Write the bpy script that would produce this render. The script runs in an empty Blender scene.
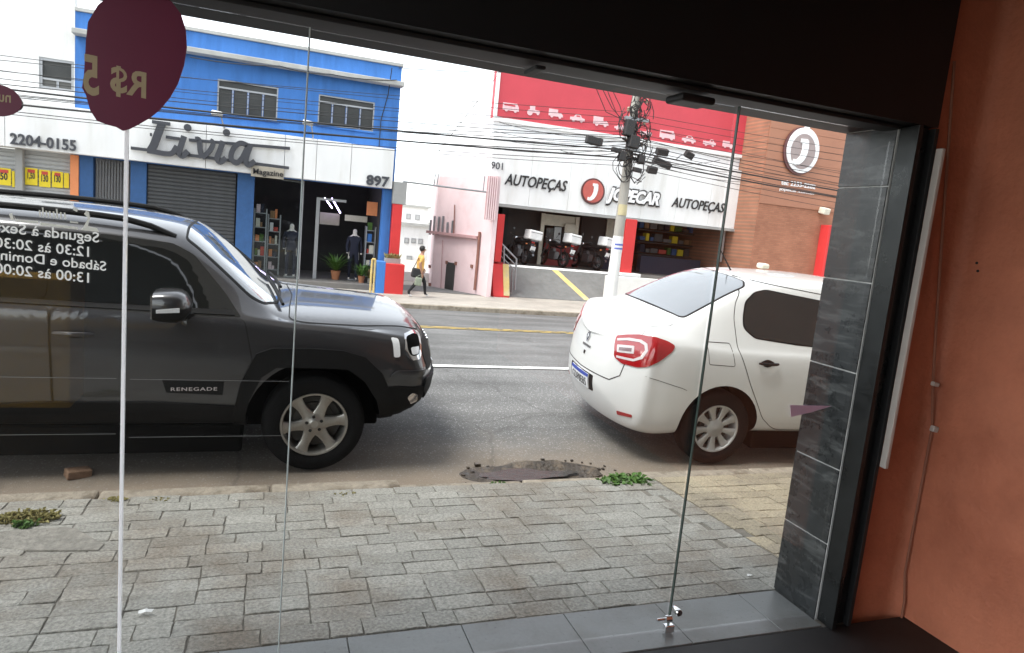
import bpy, bmesh, math, random
import numpy as np
from mathutils import Vector, Matrix, Euler
from mathutils.bvhtree import BVHTree
random.seed(7)
R = math.radians
SC = bpy.context.scene
COL = SC.collection
# ------------------------------------------------------------------ camera
CAMH, FPX, YAW, PITCH, ROLL = 1.86, 680.0, R(20), R(8.1), R(5.5)
FW = Vector((math.sin(YAW)*math.cos(PITCH), math.cos(YAW)*math.cos(PITCH), -math.sin(PITCH)))
_r0 = Vector((math.cos(YAW), -math.sin(YAW), 0)); _u0 = _r0.cross(FW)
RT = math.cos(ROLL)*_r0 + math.sin(ROLL)*_u0
UP = -math.sin(ROLL)*_r0 + math.cos(ROLL)*_u0
cd = bpy.data.cameras.new('camera'); cam = bpy.data.objects.new('camera', cd); COL.objects.link(cam)
cd.sensor_fit = 'HORIZONTAL'; cd.sensor_width = 36; cd.lens = 36*FPX/1024; cd.clip_start = .02; cd.clip_end = 3000
cam.matrix_world = Matrix(((RT.x, UP.x, -FW.x, 0), (RT.y, UP.y, -FW.y, 0), (RT.z, UP.z, -FW.z, CAMH), (0, 0, 0, 1)))
SC.camera = cam
SC.render.resolution_x, SC.render.resolution_y = 1024, 653
# ------------------------------------------------------------------ sky, sun, exposure
world = bpy.data.worlds.new('World'); SC.world = world; world.use_nodes = True
wn = world.node_tree; wn.nodes.clear()
sky = wn.nodes.new('ShaderNodeTexSky'); sky.sky_type = 'NISHITA'; sky.sun_disc = False
SUN_EL, SUN_AZ = R(62), R(255)
sky.sun_elevation = SUN_EL; sky.sun_rotation = SUN_AZ; sky.air_density = 1.0; sky.dust_density = 1.0; sky.ozone_density = 1.0
hsv = wn.nodes.new('ShaderNodeHueSaturation'); hsv.inputs['Saturation'].default_value = .22
bg = wn.nodes.new('ShaderNodeBackground'); bg.inputs['Strength'].default_value = .15
wo = wn.nodes.new('ShaderNodeOutputWorld')
wn.links.new(sky.outputs[0], hsv.inputs['Color']); wn.links.new(hsv.outputs[0], bg.inputs['Color']); wn.links.new(bg.outputs[0], wo.inputs['Surface'])
sd = bpy.data.lights.new('sun', 'SUN'); sd.energy = 1.3; sd.angle = R(24); sd.color = (1, .97, .92)
sun = bpy.data.objects.new('sun', sd); COL.objects.link(sun)
_sdir = Vector((math.sin(SUN_AZ)*math.cos(SUN_EL), math.cos(SUN_AZ)*math.cos(SUN_EL), math.sin(SUN_EL)))
sun.rotation_euler = _sdir.to_track_quat('Z', 'Y').to_euler(); sun.location = (0, 0, 30)
SC.view_settings.view_transform = 'Standard'; SC.view_settings.look = 'None'
SC.view_settings.gamma = 1; SC.view_settings.use_curve_mapping = False
SC.view_settings.exposure = 1.9
# ------------------------------------------------------------------ pixel helpers: a pixel gives a direction, the plane gives the distance
def ray(x, y): return FW + RT*((x-512)/FPX) - UP*((y-326.5)/FPX)
def onY(x, y, Y): d = ray(x, y); return Vector((0, 0, CAMH)) + d*(Y/d.y)
def onX(x, y, X): d = ray(x, y); return Vector((0, 0, CAMH)) + d*(X/d.x)
def onZ(x, y, z): d = ray(x, y); return Vector((0, 0, CAMH)) + d*((z-CAMH)/d.z)
def proj(P):
    v = Vector(P)-Vector((0, 0, CAMH)); return 512+FPX*v.dot(RT)/v.dot(FW), 326.5-FPX*v.dot(UP)/v.dot(FW)
# ------------------------------------------------------------------ materials
MATS = {}
def mat(name, col, rough=.6, metal=0, var=.12, vscale=6, bump=0, bscale=40, coat=0, rand=0, dirt=None, dscale=2, dlo=.5, dhi=.7, spec=.5, alpha=1, emit=0, trans=0, stretch=None, rvar=.0, geo=False):
    if name in MATS: return MATS[name]
    m = bpy.data.materials.new(name); m.use_nodes = True; MATS[name] = m
    nt = m.node_tree; N = nt.nodes; L = nt.links; b = N['Principled BSDF']
    b.inputs['Roughness'].default_value = rough; b.inputs['Metallic'].default_value = metal
    b.inputs['Coat Weight'].default_value = coat; b.inputs['Coat Roughness'].default_value = .04
    b.inputs['Specular IOR Level'].default_value = spec; b.inputs['Alpha'].default_value = alpha
    b.inputs['Transmission Weight'].default_value = trans
    tc = N.new('ShaderNodeTexCoord'); src = tc.outputs['Object']
    if geo: src = N.new('ShaderNodeNewGeometry').outputs['Position']
    if stretch:
        mp = N.new('ShaderNodeMapping'); mp.inputs['Scale'].default_value = stretch; L.new(src, mp.inputs[0]); src = mp.outputs[0]
    cur = None
    rgb = N.new('ShaderNodeRGB'); rgb.outputs[0].default_value = (*col, 1); cur = rgb.outputs[0]
    if dirt:
        n2 = N.new('ShaderNodeTexNoise'); n2.inputs['Scale'].default_value = dscale; n2.inputs['Detail'].default_value = 8; n2.inputs['Roughness'].default_value = .62
        L.new(src, n2.inputs['Vector'])
        mr = N.new('ShaderNodeMapRange'); mr.inputs[1].default_value = dlo; mr.inputs[2].default_value = dhi; L.new(n2.outputs['Fac'], mr.inputs[0])
        mx = N.new('ShaderNodeMixRGB'); L.new(mr.outputs[0], mx.inputs[0]); L.new(cur, mx.inputs[1]); mx.inputs[2].default_value = (*dirt, 1); cur = mx.outputs[0]
    if var:
        n1 = N.new('ShaderNodeTexNoise'); n1.inputs['Scale'].default_value = vscale; n1.inputs['Detail'].default_value = 7; n1.inputs['Roughness'].default_value = .65
        L.new(src, n1.inputs['Vector'])
        mr = N.new('ShaderNodeMapRange'); mr.inputs[1].default_value = .25; mr.inputs[2].default_value = .75; mr.inputs[3].default_value = 1-var; mr.inputs[4].default_value = 1+var
        L.new(n1.outputs['Fac'], mr.inputs[0])
        vm = N.new('ShaderNodeVectorMath'); vm.operation = 'SCALE'; L.new(cur, vm.inputs[0]); L.new(mr.outputs[0], vm.inputs['Scale']); cur = vm.outputs[0]
        if rvar:
            mr2 = N.new('ShaderNodeMapRange'); mr2.inputs[1].default_value = .3; mr2.inputs[2].default_value = .7; mr2.inputs[3].default_value = max(0, rough-rvar); mr2.inputs[4].default_value = min(1, rough+rvar)
            L.new(n1.outputs['Fac'], mr2.inputs[0]); L.new(mr2.outputs[0], b.inputs['Roughness'])
    if rand:
        oi = N.new('ShaderNodeObjectInfo'); mr = N.new('ShaderNodeMapRange'); mr.inputs[3].default_value = 1-rand; mr.inputs[4].default_value = 1+rand
        L.new(oi.outputs['Random'], mr.inputs[0])
        vm = N.new('ShaderNodeVectorMath'); vm.operation = 'SCALE'; L.new(cur, vm.inputs[0]); L.new(mr.outputs[0], vm.inputs['Scale']); cur = vm.outputs[0]
    L.new(cur, b.inputs['Base Color'])
    if emit:
        L.new(cur, b.inputs['Emission Color']); b.inputs['Emission Strength'].default_value = emit
    if bump:
        n3 = N.new('ShaderNodeTexNoise'); n3.inputs['Scale'].default_value = bscale; n3.inputs['Detail'].default_value = 6; L.new(src, n3.inputs['Vector'])
        bp = N.new('ShaderNodeBump'); bp.inputs['Strength'].default_value = bump; bp.inputs['Distance'].default_value = .02
        L.new(n3.outputs['Fac'], bp.inputs['Height']); L.new(bp.outputs[0], b.inputs['Normal'])
    return m
def glass_mat(name, tint, ior=1.45, rough=0, dirt=0):
    """thin pane: transparent mixed with a mirror by Fresnel, plus a thin diffuse film for dust and painted haze"""
    if name in MATS: return MATS[name]
    m = bpy.data.materials.new(name); m.use_nodes = True; MATS[name] = m
    N = m.node_tree.nodes; L = m.node_tree.links; N.clear()
    o = N.new('ShaderNodeOutputMaterial'); t = N.new('ShaderNodeBsdfTransparent'); t.inputs[0].default_value = (*tint, 1)
    g = N.new('ShaderNodeBsdfGlossy'); g.inputs['Roughness'].default_value = rough
    ge = N.new('ShaderNodeNewGeometry'); dt = N.new('ShaderNodeVectorMath'); dt.operation = 'DOT_PRODUCT'; L.new(ge.outputs['Normal'], dt.inputs[0]); L.new(ge.outputs['Incoming'], dt.inputs[1])
    def mth(op, a, b):
        n = N.new('ShaderNodeMath'); n.operation = op
        for i, q in enumerate((a, b)):
            if q is None: continue
            if isinstance(q, (int, float)): n.inputs[i].default_value = q
            else: L.new(q, n.inputs[i])
        return n.outputs[0]
    f0 = ((ior-1)/(ior+1))**2
    sch = mth('ADD', mth('MULTIPLY', mth('POWER', mth('SUBTRACT', 1.0, mth('ABSOLUTE', dt.outputs['Value'], None)), 5.0), 1-f0), f0)
    mx = N.new('ShaderNodeMixShader'); L.new(sch, mx.inputs[0]); L.new(t.outputs[0], mx.inputs[1]); L.new(g.outputs[0], mx.inputs[2])
    out = mx.outputs[0]
    if dirt:
        tc = N.new('ShaderNodeTexCoord'); n = N.new('ShaderNodeTexNoise'); n.inputs['Scale'].default_value = 3.5; n.inputs['Detail'].default_value = 9; n.inputs['Roughness'].default_value = .7
        L.new(tc.outputs['Object'], n.inputs['Vector'])
        mr = N.new('ShaderNodeMapRange'); mr.inputs[1].default_value = .4; mr.inputs[2].default_value = .8; mr.inputs[3].default_value = dirt*.35; mr.inputs[4].default_value = dirt
        L.new(n.outputs['Fac'], mr.inputs[0])
        df = N.new('ShaderNodeBsdfDiffuse'); df.inputs[0].default_value = (.55, .55, .52, 1)
        m2 = N.new('ShaderNodeMixShader'); L.new(mr.outputs[0], m2.inputs[0]); L.new(out, m2.inputs[1]); L.new(df.outputs[0], m2.inputs[2]); out = m2.outputs[0]
    L.new(out, o.inputs[0])
    return m
def vinyl_mat(name, col, tr=.6):
    """thin white plastic that lets daylight through"""
    m = bpy.data.materials.new(name); m.use_nodes = True; MATS[name] = m
    N = m.node_tree.nodes; L = m.node_tree.links; N.clear(); o = N.new('ShaderNodeOutputMaterial')
    d = N.new('ShaderNodeBsdfDiffuse'); d.inputs[0].default_value = (*col, 1); t = N.new('ShaderNodeBsdfTranslucent'); t.inputs[0].default_value = (*col, 1)
    x = N.new('ShaderNodeMixShader'); x.inputs[0].default_value = tr; L.new(d.outputs[0], x.inputs[1]); L.new(t.outputs[0], x.inputs[2]); L.new(x.outputs[0], o.inputs[0]); return m
def M(n): return MATS[n]
# ------------------------------------------------------------------ mesh helpers
def wloc(p):
    v = Vector((0, 0, 0))
    while p is not None: v += p.location; p = p.parent
    return v
def tag(o, label, cat, group=None):
    o['label'] = label; o['category'] = cat
    if group: o['group'] = group
    return o
def struct(o): o['kind'] = 'structure'; return o
def stuff(o): o['kind'] = 'stuff'; return o
def empty(name, loc=(0, 0, 0), rot=(0, 0, 0), label=None, cat=None, group=None):
    o = bpy.data.objects.new(name, None); COL.objects.link(o); o.location = loc; o.rotation_euler = rot; o.empty_display_size = .1
    if label: tag(o, label, cat, group)
    return o
def link(name, me, parent=None, loc=(0, 0, 0), rot=(0, 0, 0)):
    o = bpy.data.objects.new(name, me); COL.objects.link(o); o.location = loc; o.rotation_euler = rot
    if parent is not None: o.parent = parent
    return o
class MB:
    """collects shapes, then links them as ONE mesh object"""
    def __init__(s): s.v = []; s.f = []; s.m = []
    def add(s, vs, fs, mi=0):
        n = len(s.v); s.v += [tuple(v) for v in vs]; s.f += [tuple(i+n for i in f) for f in fs]; s.m += [mi]*len(fs); return s
    def box(s, x0, x1, y0, y1, z0, z1, mi=0, rot=None, ctr=None):
        vs = [Vector(p) for p in ((x0, y0, z0), (x1, y0, z0), (x1, y1, z0), (x0, y1, z0), (x0, y0, z1), (x1, y0, z1), (x1, y1, z1), (x0, y1, z1))]
        if rot is not None:
            c = Vector(ctr) if ctr is not None else Vector(((x0+x1)/2, (y0+y1)/2, (z0+z1)/2)); mm = Euler(rot).to_matrix()
            vs = [c+mm@(v-c) for v in vs]
        return s.add(vs, [(0, 3, 2, 1), (4, 5, 6, 7), (0, 1, 5, 4), (1, 2, 6, 5), (2, 3, 7, 6), (3, 0, 4, 7)], mi)
    def cbox(s, c, d, rot=None, mi=0):
        return s.box(c[0]-d[0]/2, c[0]+d[0]/2, c[1]-d[1]/2, c[1]+d[1]/2, c[2]-d[2]/2, c[2]+d[2]/2, mi, rot)
    def prism(s, poly, axis, a, b, mi=0):
        """poly: 2D points; axis 'y': (x,z) extruded a..b in y; 'z': (x,y); 'x': (y,z)"""
        ar = sum(poly[i][0]*poly[(i+1) % len(poly)][1]-poly[(i+1) % len(poly)][0]*poly[i][1] for i in range(len(poly)))
        if ar < 0: poly = poly[::-1]
        def p3(p, t): return (p[0], t, p[1]) if axis == 'y' else (p[0], p[1], t) if axis == 'z' else (t, p[0], p[1])
        n = len(poly); vs = [p3(p, a) for p in poly]+[p3(p, b) for p in poly]
        fs = [tuple(range(n)), tuple(range(2*n-1, n-1, -1))]+[(i, i+n, (i+1) % n+n, (i+1) % n) for i in range(n)]
        return s.add(vs, fs, mi)
    def tube(s, path, r, n=8, mi=0, cap=True):
        path = [Vector(p) for p in path]; rs = r if isinstance(r, (list, tuple)) else [r]*len(path)
        vs = []; up = None
        for i, p in enumerate(path):
            t = (path[min(i+1, len(path)-1)]-path[max(i-1, 0)]).normalized()
            if up is None: up = Vector((0, 0, 1)) if abs(t.z) < .9 else Vector((1, 0, 0))
            a = t.cross(up).normalized(); bb = a.cross(t).normalized(); up = bb
            vs += [p+(a*math.cos(2*math.pi*k/n)+bb*math.sin(2*math.pi*k/n))*rs[i] for k in range(n)]
        fs = [(i*n+k, i*n+(k+1) % n, (i+1)*n+(k+1) % n, (i+1)*n+k) for i in range(len(path)-1) for k in range(n)]
        if cap: fs += [tuple(range(n-1, -1, -1)), tuple(range((len(path)-1)*n, len(path)*n))]
        return s.add(vs, fs, mi)
    def lathe(s, prof, c=(0, 0, 0), axis='z', n=24, mi=0):
        """prof: (r, t) pairs, t along the axis"""
        vs = []
        for r_, t in prof:
            for k in range(n):
                a = 2*math.pi*k/n; x, y = r_*math.cos(a), r_*math.sin(a)
                p = (x, y, t) if axis == 'z' else (x, t, y) if axis == 'y' else (t, x, y)
                vs.append((p[0]+c[0], p[1]+c[1], p[2]+c[2]))
        fl = axis == 'y'
        fs = []
        for i in range(len(prof)-1):
            for k in range(n):
                f = (i*n+k, i*n+(k+1) % n, (i+1)*n+(k+1) % n, (i+1)*n+k); fs.append(f[::-1] if fl else f)
        return s.add(vs, fs, mi)
    def xform(s, mtx): s.v = [tuple(mtx@Vector(v)) for v in s.v]; return s
    def mesh(s, name, mats, off=Vector((0, 0, 0)), smooth=False, bevel=0, seg=2, auto=None):
        me = bpy.data.meshes.new(name)
        me.from_pydata([tuple(Vector(v)-off) for v in s.v], [], s.f)
        mats = mats if isinstance(mats, (list, tuple)) else [mats]
        for mm in mats: me.materials.append(M(mm) if isinstance(mm, str) else mm)
        me.polygons.foreach_set('material_index', s.m)
        if bevel or smooth:
            bm = bmesh.new(); bm.from_mesh(me)
            bmesh.ops.remove_doubles(bm, verts=bm.verts, dist=1e-5)
            if bevel:
                es = [e for e in bm.edges if len(e.link_faces) == 2 and e.calc_face_angle(0) > .6]
                bmesh.ops.bevel(bm, geom=es, offset=bevel, segments=seg, profile=.5, affect='EDGES', clamp_overlap=True)
            if smooth:
                for f in bm.faces: f.smooth = True
                for e in bm.edges:
                    if len(e.link_faces) == 2 and e.calc_face_angle(0) > (auto or R(38)): e.smooth = False
            bm.to_mesh(me); bm.free()
        me.update()
        return me
    def build(s, name, mats, parent=None, world=True, **k):
        off = wloc(parent) if (parent is not None and world) else Vector((0, 0, 0))
        return link(name, s.mesh(name, mats, off, **k), parent)
def solo(name, mb, mats, label, cat, group=None, loc=None, **k):
    """a one-mesh thing; its origin is put at its base"""
    xs = np.array([tuple(v) for v in mb.v]); c = Vector(((xs[:, 0].min()+xs[:, 0].max())/2, (xs[:, 1].min()+xs[:, 1].max())/2, xs[:, 2].min()))
    o = link(name, mb.mesh(name, mats, c, **k), None, c); tag(o, label, cat, group); return o
def copy_tree(o, parent=None):
    c = o.copy(); COL.objects.link(c)
    if parent is not None: c.parent = parent
    for ch in list(o.children): copy_tree(ch, c)
    return c
def text_mb(body, size, extr=.01, shear=0, offset=0, spacing=1, xs=1.0):
    cu = bpy.data.curves.new('t', 'FONT'); cu.body = body; cu.size = size; cu.extrude = extr; cu.shear = shear; cu.offset = offset; cu.space_character = spacing; cu.resolution_u = 3
    cu.align_x = 'LEFT'
    o = bpy.data.objects.new('t', cu); COL.objects.link(o)
    dg = bpy.context.evaluated_depsgraph_get(); dg.update()
    me = bpy.data.meshes.new_from_object(o.evaluated_get(dg))
    mb = MB(); mb.add([(v.co.x*xs, v.co.y, v.co.z) for v in me.vertices], [tuple(p.vertices) for p in me.polygons])
    bpy.data.objects.remove(o); bpy.data.curves.remove(cu); bpy.data.meshes.remove(me)
    return mb
def place_text(mb, p0, p1, flip=False, normal=None, height=None):
    """lay a text (in xy) on a vertical wall: its left end at p0, right end at p1; width stretched to fit, height uniform unless given"""
    p0, p1 = Vector(p0), Vector(p1); v = np.array(mb.v); x0, x1 = v[:, 0].min(), v[:, 0].max(); y0, y1 = v[:, 1].min(), v[:, 1].max()
    w = (p1-p0).length; ex = (p1-p0)/w; ez = Vector((0, 0, 1)); ey = ex.cross(ez)
    k = w/(x1-x0); kz = k if height is None else height/(y1-y0)

    mb.v = [tuple(p0+ex*((a-x0)*k)+ez*((b-y0)*kz)+ey*c) for a, b, c in mb.v]
    return mb
# ================================================================== materials
mat('concrete_ground', (.25, .24, .22), .9, var=.2, vscale=1.5)
def asphalt():
    m = mat('asphalt', (.135, .133, .13), .85, var=.3, vscale=130, bump=.6, bscale=170)
    nt = m.node_tree; N = nt.nodes; L = nt.links; b = N['Principled BSDF']
    tc = N.new('ShaderNodeTexCoord'); cur = b.inputs['Base Color'].links[0].from_socket
    # pale stones in the binder
    vo = N.new('ShaderNodeTexVoronoi'); vo.inputs['Scale'].default_value = 48; L.new(tc.outputs['Object'], vo.inputs['Vector'])
    mr = N.new('ShaderNodeMapRange'); mr.inputs[1].default_value = .18; mr.inputs[2].default_value = .42; mr.inputs[3].default_value = .85; mr.inputs[4].default_value = 0; L.new(vo.outputs['Distance'], mr.inputs[0])
    mx = N.new('ShaderNodeMixRGB'); L.new(mr.outputs[0], mx.inputs[0]); L.new(cur, mx.inputs[1]); sc_ = N.new('ShaderNodeSeparateXYZ'); L.new(vo.outputs['Color'], sc_.inputs[0]); mrs = N.new('ShaderNodeMapRange'); mrs.inputs[3].default_value = .08; mrs.inputs[4].default_value = .42; L.new(sc_.outputs[0], mrs.inputs[0])
    L.new(mrs.outputs[0], mx.inputs[2]); cur = mx.outputs[0]
    # large worn patches
    n = N.new('ShaderNodeTexNoise'); n.inputs['Scale'].default_value = .7; n.inputs['Detail'].default_value = 6; L.new(tc.outputs['Object'], n.inputs['Vector'])
    mr = N.new('ShaderNodeMapRange'); mr.inputs[1].default_value = .35; mr.inputs[2].default_value = .7; mr.inputs[3].default_value = .8; mr.inputs[4].default_value = 1.3; L.new(n.outputs['Fac'], mr.inputs[0])
    vm = N.new('ShaderNodeVectorMath'); vm.operation = 'SCALE'; L.new(cur, vm.inputs[0]); L.new(mr.outputs[0], vm.inputs['Scale']); cur = vm.outputs[0]
    mpx = N.new('ShaderNodeMapping'); mpx.inputs['Scale'].default_value = (.12, 1.6, 1); L.new(tc.outputs['Object'], mpx.inputs[0]); nt2 = N.new('ShaderNodeTexNoise'); nt2.inputs['Scale'].default_value = 1.3; nt2.inputs['Detail'].default_value = 5; L.new(mpx.outputs[0], nt2.inputs['Vector'])
    mr = N.new('ShaderNodeMapRange'); mr.inputs[1].default_value = .35; mr.inputs[2].default_value = .65; mr.inputs[3].default_value = .72; mr.inputs[4].default_value = 1.12; L.new(nt2.outputs['Fac'], mr.inputs[0])
    vm = N.new('ShaderNodeVectorMath'); vm.operation = 'SCALE'; L.new(cur, vm.inputs[0]); L.new(mr.outputs[0], vm.inputs['Scale']); cur = vm.outputs[0]
    # sandy grit that collects along the gutter
    sx = N.new('ShaderNodeSeparateXYZ'); L.new(tc.outputs['Object'], sx.inputs[0])
    n2 = N.new('ShaderNodeTexNoise'); n2.inputs['Scale'].default_value = 2.2; n2.inputs['Detail'].default_value = 9; n2.inputs['Roughness'].default_value = .7; L.new(tc.outputs['Object'], n2.inputs['Vector'])
    ad = N.new('ShaderNodeMath'); ad.operation = 'MULTIPLY_ADD'; ad.inputs[1].default_value = -1.1; L.new(n2.outputs['Fac'], ad.inputs[0]); L.new(sx.outputs['Y'], ad.inputs[2])
    mr = N.new('ShaderNodeMapRange'); mr.inputs[1].default_value = 3.9; mr.inputs[2].default_value = 5.0; mr.inputs[3].default_value = .88; mr.inputs[4].default_value = 0; L.new(ad.outputs[0], mr.inputs[0])
    mx = N.new('ShaderNodeMixRGB'); L.new(mr.outputs[0], mx.inputs[0]); L.new(cur, mx.inputs[1]); mx.inputs[2].default_value = (.26, .205, .15, 1); cur = mx.outputs[0]
    # cracks
    v2 = N.new('ShaderNodeTexVoronoi'); v2.feature = 'DISTANCE_TO_EDGE'; v2.inputs['Scale'].default_value = .55; v2.inputs['Randomness'].default_value = 1
    nw = N.new('ShaderNodeTexNoise'); nw.inputs['Scale'].default_value = 3; nw.inputs['Detail'].default_value = 6; L.new(tc.outputs['Object'], nw.inputs['Vector'])
    mxv = N.new('ShaderNodeMixRGB'); mxv.inputs[0].default_value = .18; L.new(tc.outputs['Object'], mxv.inputs[1]); L.new(nw.outputs['Color'], mxv.inputs[2]); L.new(mxv.outputs[0], v2.inputs['Vector'])
    mr = N.new('ShaderNodeMapRange'); mr.inputs[1].default_value = .002; mr.inputs[2].default_value = .009; mr.inputs[3].default_value = .25; mr.inputs[4].default_value = 0; L.new(v2.outputs['Distance'], mr.inputs[0])
    mx = N.new('ShaderNodeMixRGB'); L.new(mr.outputs[0], mx.inputs[0]); L.new(cur, mx.inputs[1]); mx.inputs[2].default_value = (.03, .028, .025, 1); cur = mx.outputs[0]
    L.new(cur, b.inputs['Base Color'])
asphalt()
def worn(name, col, thr):
    m = mat(name, col, .7, var=.15, vscale=20, dirt=(.12, .118, .112), dscale=7, dlo=thr, dhi=thr+.12)
worn('road_white', (.75, .75, .72), .56); worn('road_yellow', (.62, .43, .10), .50)
mat('mortar', (.17, .155, .13), .95, var=.45, vscale=9, geo=True)
mat('paver', (.29, .282, .250), .85, var=.55, vscale=75, bump=.35, bscale=70, rand=.10, dirt=(.195, .165, .13), dscale=1.9, dlo=.46, dhi=.70, geo=True)
mat('paver_warm', (.35, .30, .21), .85, var=.5, vscale=75, bump=.6, bscale=55, rand=.12, dirt=(.21, .18, .14), dscale=1.9, dlo=.46, dhi=.72, geo=True)
mat('kerb', (.30, .26, .205), .9, var=.3, vscale=14, bump=.6, bscale=40, rand=.1, dirt=(.13, .10, .07), dscale=4)
mat('granite_tile', (.165, .172, .168), .35, var=.16, vscale=60, rand=.06, dirt=(.12, .12, .11), dscale=3, rvar=.1)
mat('mud', (.050, .038, .028), .5, var=.55, vscale=22, bump=1, bscale=35, dirt=(.13, .10, .072), dscale=7, dlo=.48, dhi=.62, rvar=.3, geo=True)
mat('water', (.035, .03, .025), .25, var=.4, vscale=9, spec=.4, bump=.25, bscale=18)
mat('leaf', (.075, .155, .03), .5, var=.35, vscale=25, spec=.3)
mat('dry_leaf', (.27, .24, .10), .7, var=.3, vscale=25, spec=.2)
mat('rubble', (.20, .12, .075), .9, var=.3, vscale=30, bump=.5)
mat('paper_white', (.75, .75, .73), .8, var=.05)
mat('far_paving', (.42, .39, .345), .9, var=.2, vscale=9)
# ================================================================== ground, road, pavements
g = MB(); g.add([(-900, -700, -1.05), (1100, -700, -1.05), (1100, 1300, -1.05), (-900, 1300, -1.05)], [(0, 1, 2, 3)])
struct(g.build('ground', 'concrete_ground'))
RP = [(4.35, 0), (6.9, .15), (8.5, .11), (12, -.08), (19.5, -.70)]
def zroad(Y):
    for (a, za), (b, zb) in zip(RP, RP[1:]):
        if Y <= b: return za+(zb-za)*(Y-a)/(b-a)
    return RP[-1][1]
def on_road(x, y):
    d = ray(x, y); t = 2.0
    while t < 60:
        p = Vector((0, 0, CAMH))+d*t
        if p.z <= zroad(p.y): return p
        t += .01
from mathutils import noise as mnoise
def nz(x, y, s, seed=0): return mnoise.noise(Vector((x*s+seed, y*s, seed*1.7)))
POT = Vector((2.0, 4.66))
def dip(x, y):
    d = math.hypot((x-POT.x)/.62, (y-POT.y)/.26)+.35*nz(x, y, 3.2, 3)
    return -.045*max(0, min(1, (1.0-d)*2.5))
xs = [-60, -30, -14, -8, -5]+[-3+.09*i for i in range(45)]+[1.1+.04*i for i in range(45)]+[2.95+.12*i for i in range(34)]+[8, 12, 18, 30, 50, 90]
ys = [4.35+.045*i for i in range(22)]+[5.4+.25*i for i in range(13)]+[9, 10, 11, 12, 13.5, 15, 17, 19.5]
mb = MB(); vs = []
for Y in ys:
    for X in xs: vs.append((X, Y, zroad(Y)+dip(X, Y)+.006*nz(X, Y, 1.3)*(1 if 4.35 < Y < 12 else 0)))
nx = len(xs)
mb.add(vs, [(j*nx+i, j*nx+i+1, (j+1)*nx+i+1, (j+1)*nx+i) for j in range(len(ys)-1) for i in range(nx-1)])
struct(mb.build('road', 'asphalt', smooth=True))
def strip(name, m, Y0, Y1, segs, dz=.012):
    mb = MB()
    for a, b in segs:
        n = max(2, int((b-a)/1.0)); vs = []
        for i in range(n+1):
            X = a+(b-a)*i/n; vs += [(X, Y0, zroad(Y0)+dz), (X, Y1, zroad(Y1)+dz)]
        mb.add(vs, [(2*i, 2*i+2, 2*i+3, 2*i+1) for i in range(n)])
    return struct(mb.build(name, m))
Yw = on_road(500, 368).y; Yy = on_road(500, 331).y
strip('lane_line', 'road_white', Yw-.07, Yw+.07, [(-40, 60)])
strip('centre_line', 'road_yellow', Yy-.06, Yy+.06, [(-40, 60)])
strip('centre_line', 'road_yellow', Yy+.22, Yy+.34, [(-40, 60)])
# muddy hole at the kerb
mb = MB(); vs = []; N_ = 40; ringn = 7
for r_ in range(ringn):
    for k in range(N_):
        a = 2*math.pi*k/N_; rr = (r_+.001)/(ringn-1)*(1+.22*mnoise.noise(Vector((math.cos(a)*2.2, math.sin(a)*2.2, 4))))
        x = POT.x+.63*rr*math.cos(a); y = max(4.36, POT.y+.24*rr*math.sin(a))
        h = zroad(y)+dip(x, y)+(.008 if r_ < ringn-1 else -.012)+.022*max(0, nz(x, y, 9, 1))*(1 if r_ < ringn-1 else 0)+(.014*max(0, 1-abs(rr-.8)*4) if r_ < ringn-1 else 0)
        vs.append((x, y, h))
mb.add(vs, [(i*N_+k, (i+1)*N_+k, (i+1)*N_+(k+1) % N_, i*N_+(k+1) % N_) for i in range(ringn-1) for k in range(N_)])
struct(mb.build('mud_patch', 'mud', smooth=True, auto=R(70)))
mb = MB(); pts = []
for k in range(36):
    a = 2*math.pi*k/36; rr = 1+.25*mnoise.noise(Vector((math.cos(a)*1.8, math.sin(a)*1.8, 9)))
    pts.append((POT.x-.10+.40*rr*math.cos(a)*(1+.12*math.sin(5*a)), max(4.37, POT.y-.02+.11*rr*math.sin(a)*(1+.2*math.cos(4*a)))))
zz = zroad(POT.y)-.006
mb.add([(x, y, zz) for x, y in pts], [tuple(range(36))]); struct(mb.build('puddle', 'water'))
rnd = random.Random(31); mb = MB()
for i in range(170):
    a = rnd.uniform(0, 6.28); rr = rnd.gauss(.9, .13) if i < 110 else rnd.uniform(.1, .75); x, y = POT.x+.60*rr*math.cos(a), max(4.38, POT.y+.22*rr*math.sin(a)); s = rnd.uniform(.004, .015)*(1.6 if rnd.random() < .12 else 1)
    z = zroad(y)+dip(x, y)+s*.35; vs = [Vector((dx*rnd.uniform(.6, 1.2), dy*rnd.uniform(.6, 1.2), dz*rnd.uniform(.5, .9)))*s for dx in (-1, 1) for dy in (-1, 1) for dz in (-1, 1)]
    mb.add([v+Vector((x, y, z)) for v in vs], [(0, 1, 3, 2), (4, 6, 7, 5), (0, 4, 5, 1), (2, 3, 7, 6), (0, 2, 6, 4), (1, 5, 7, 3)])
stuff(mb.build('asphalt_crumbs', 'mud'))
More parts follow.
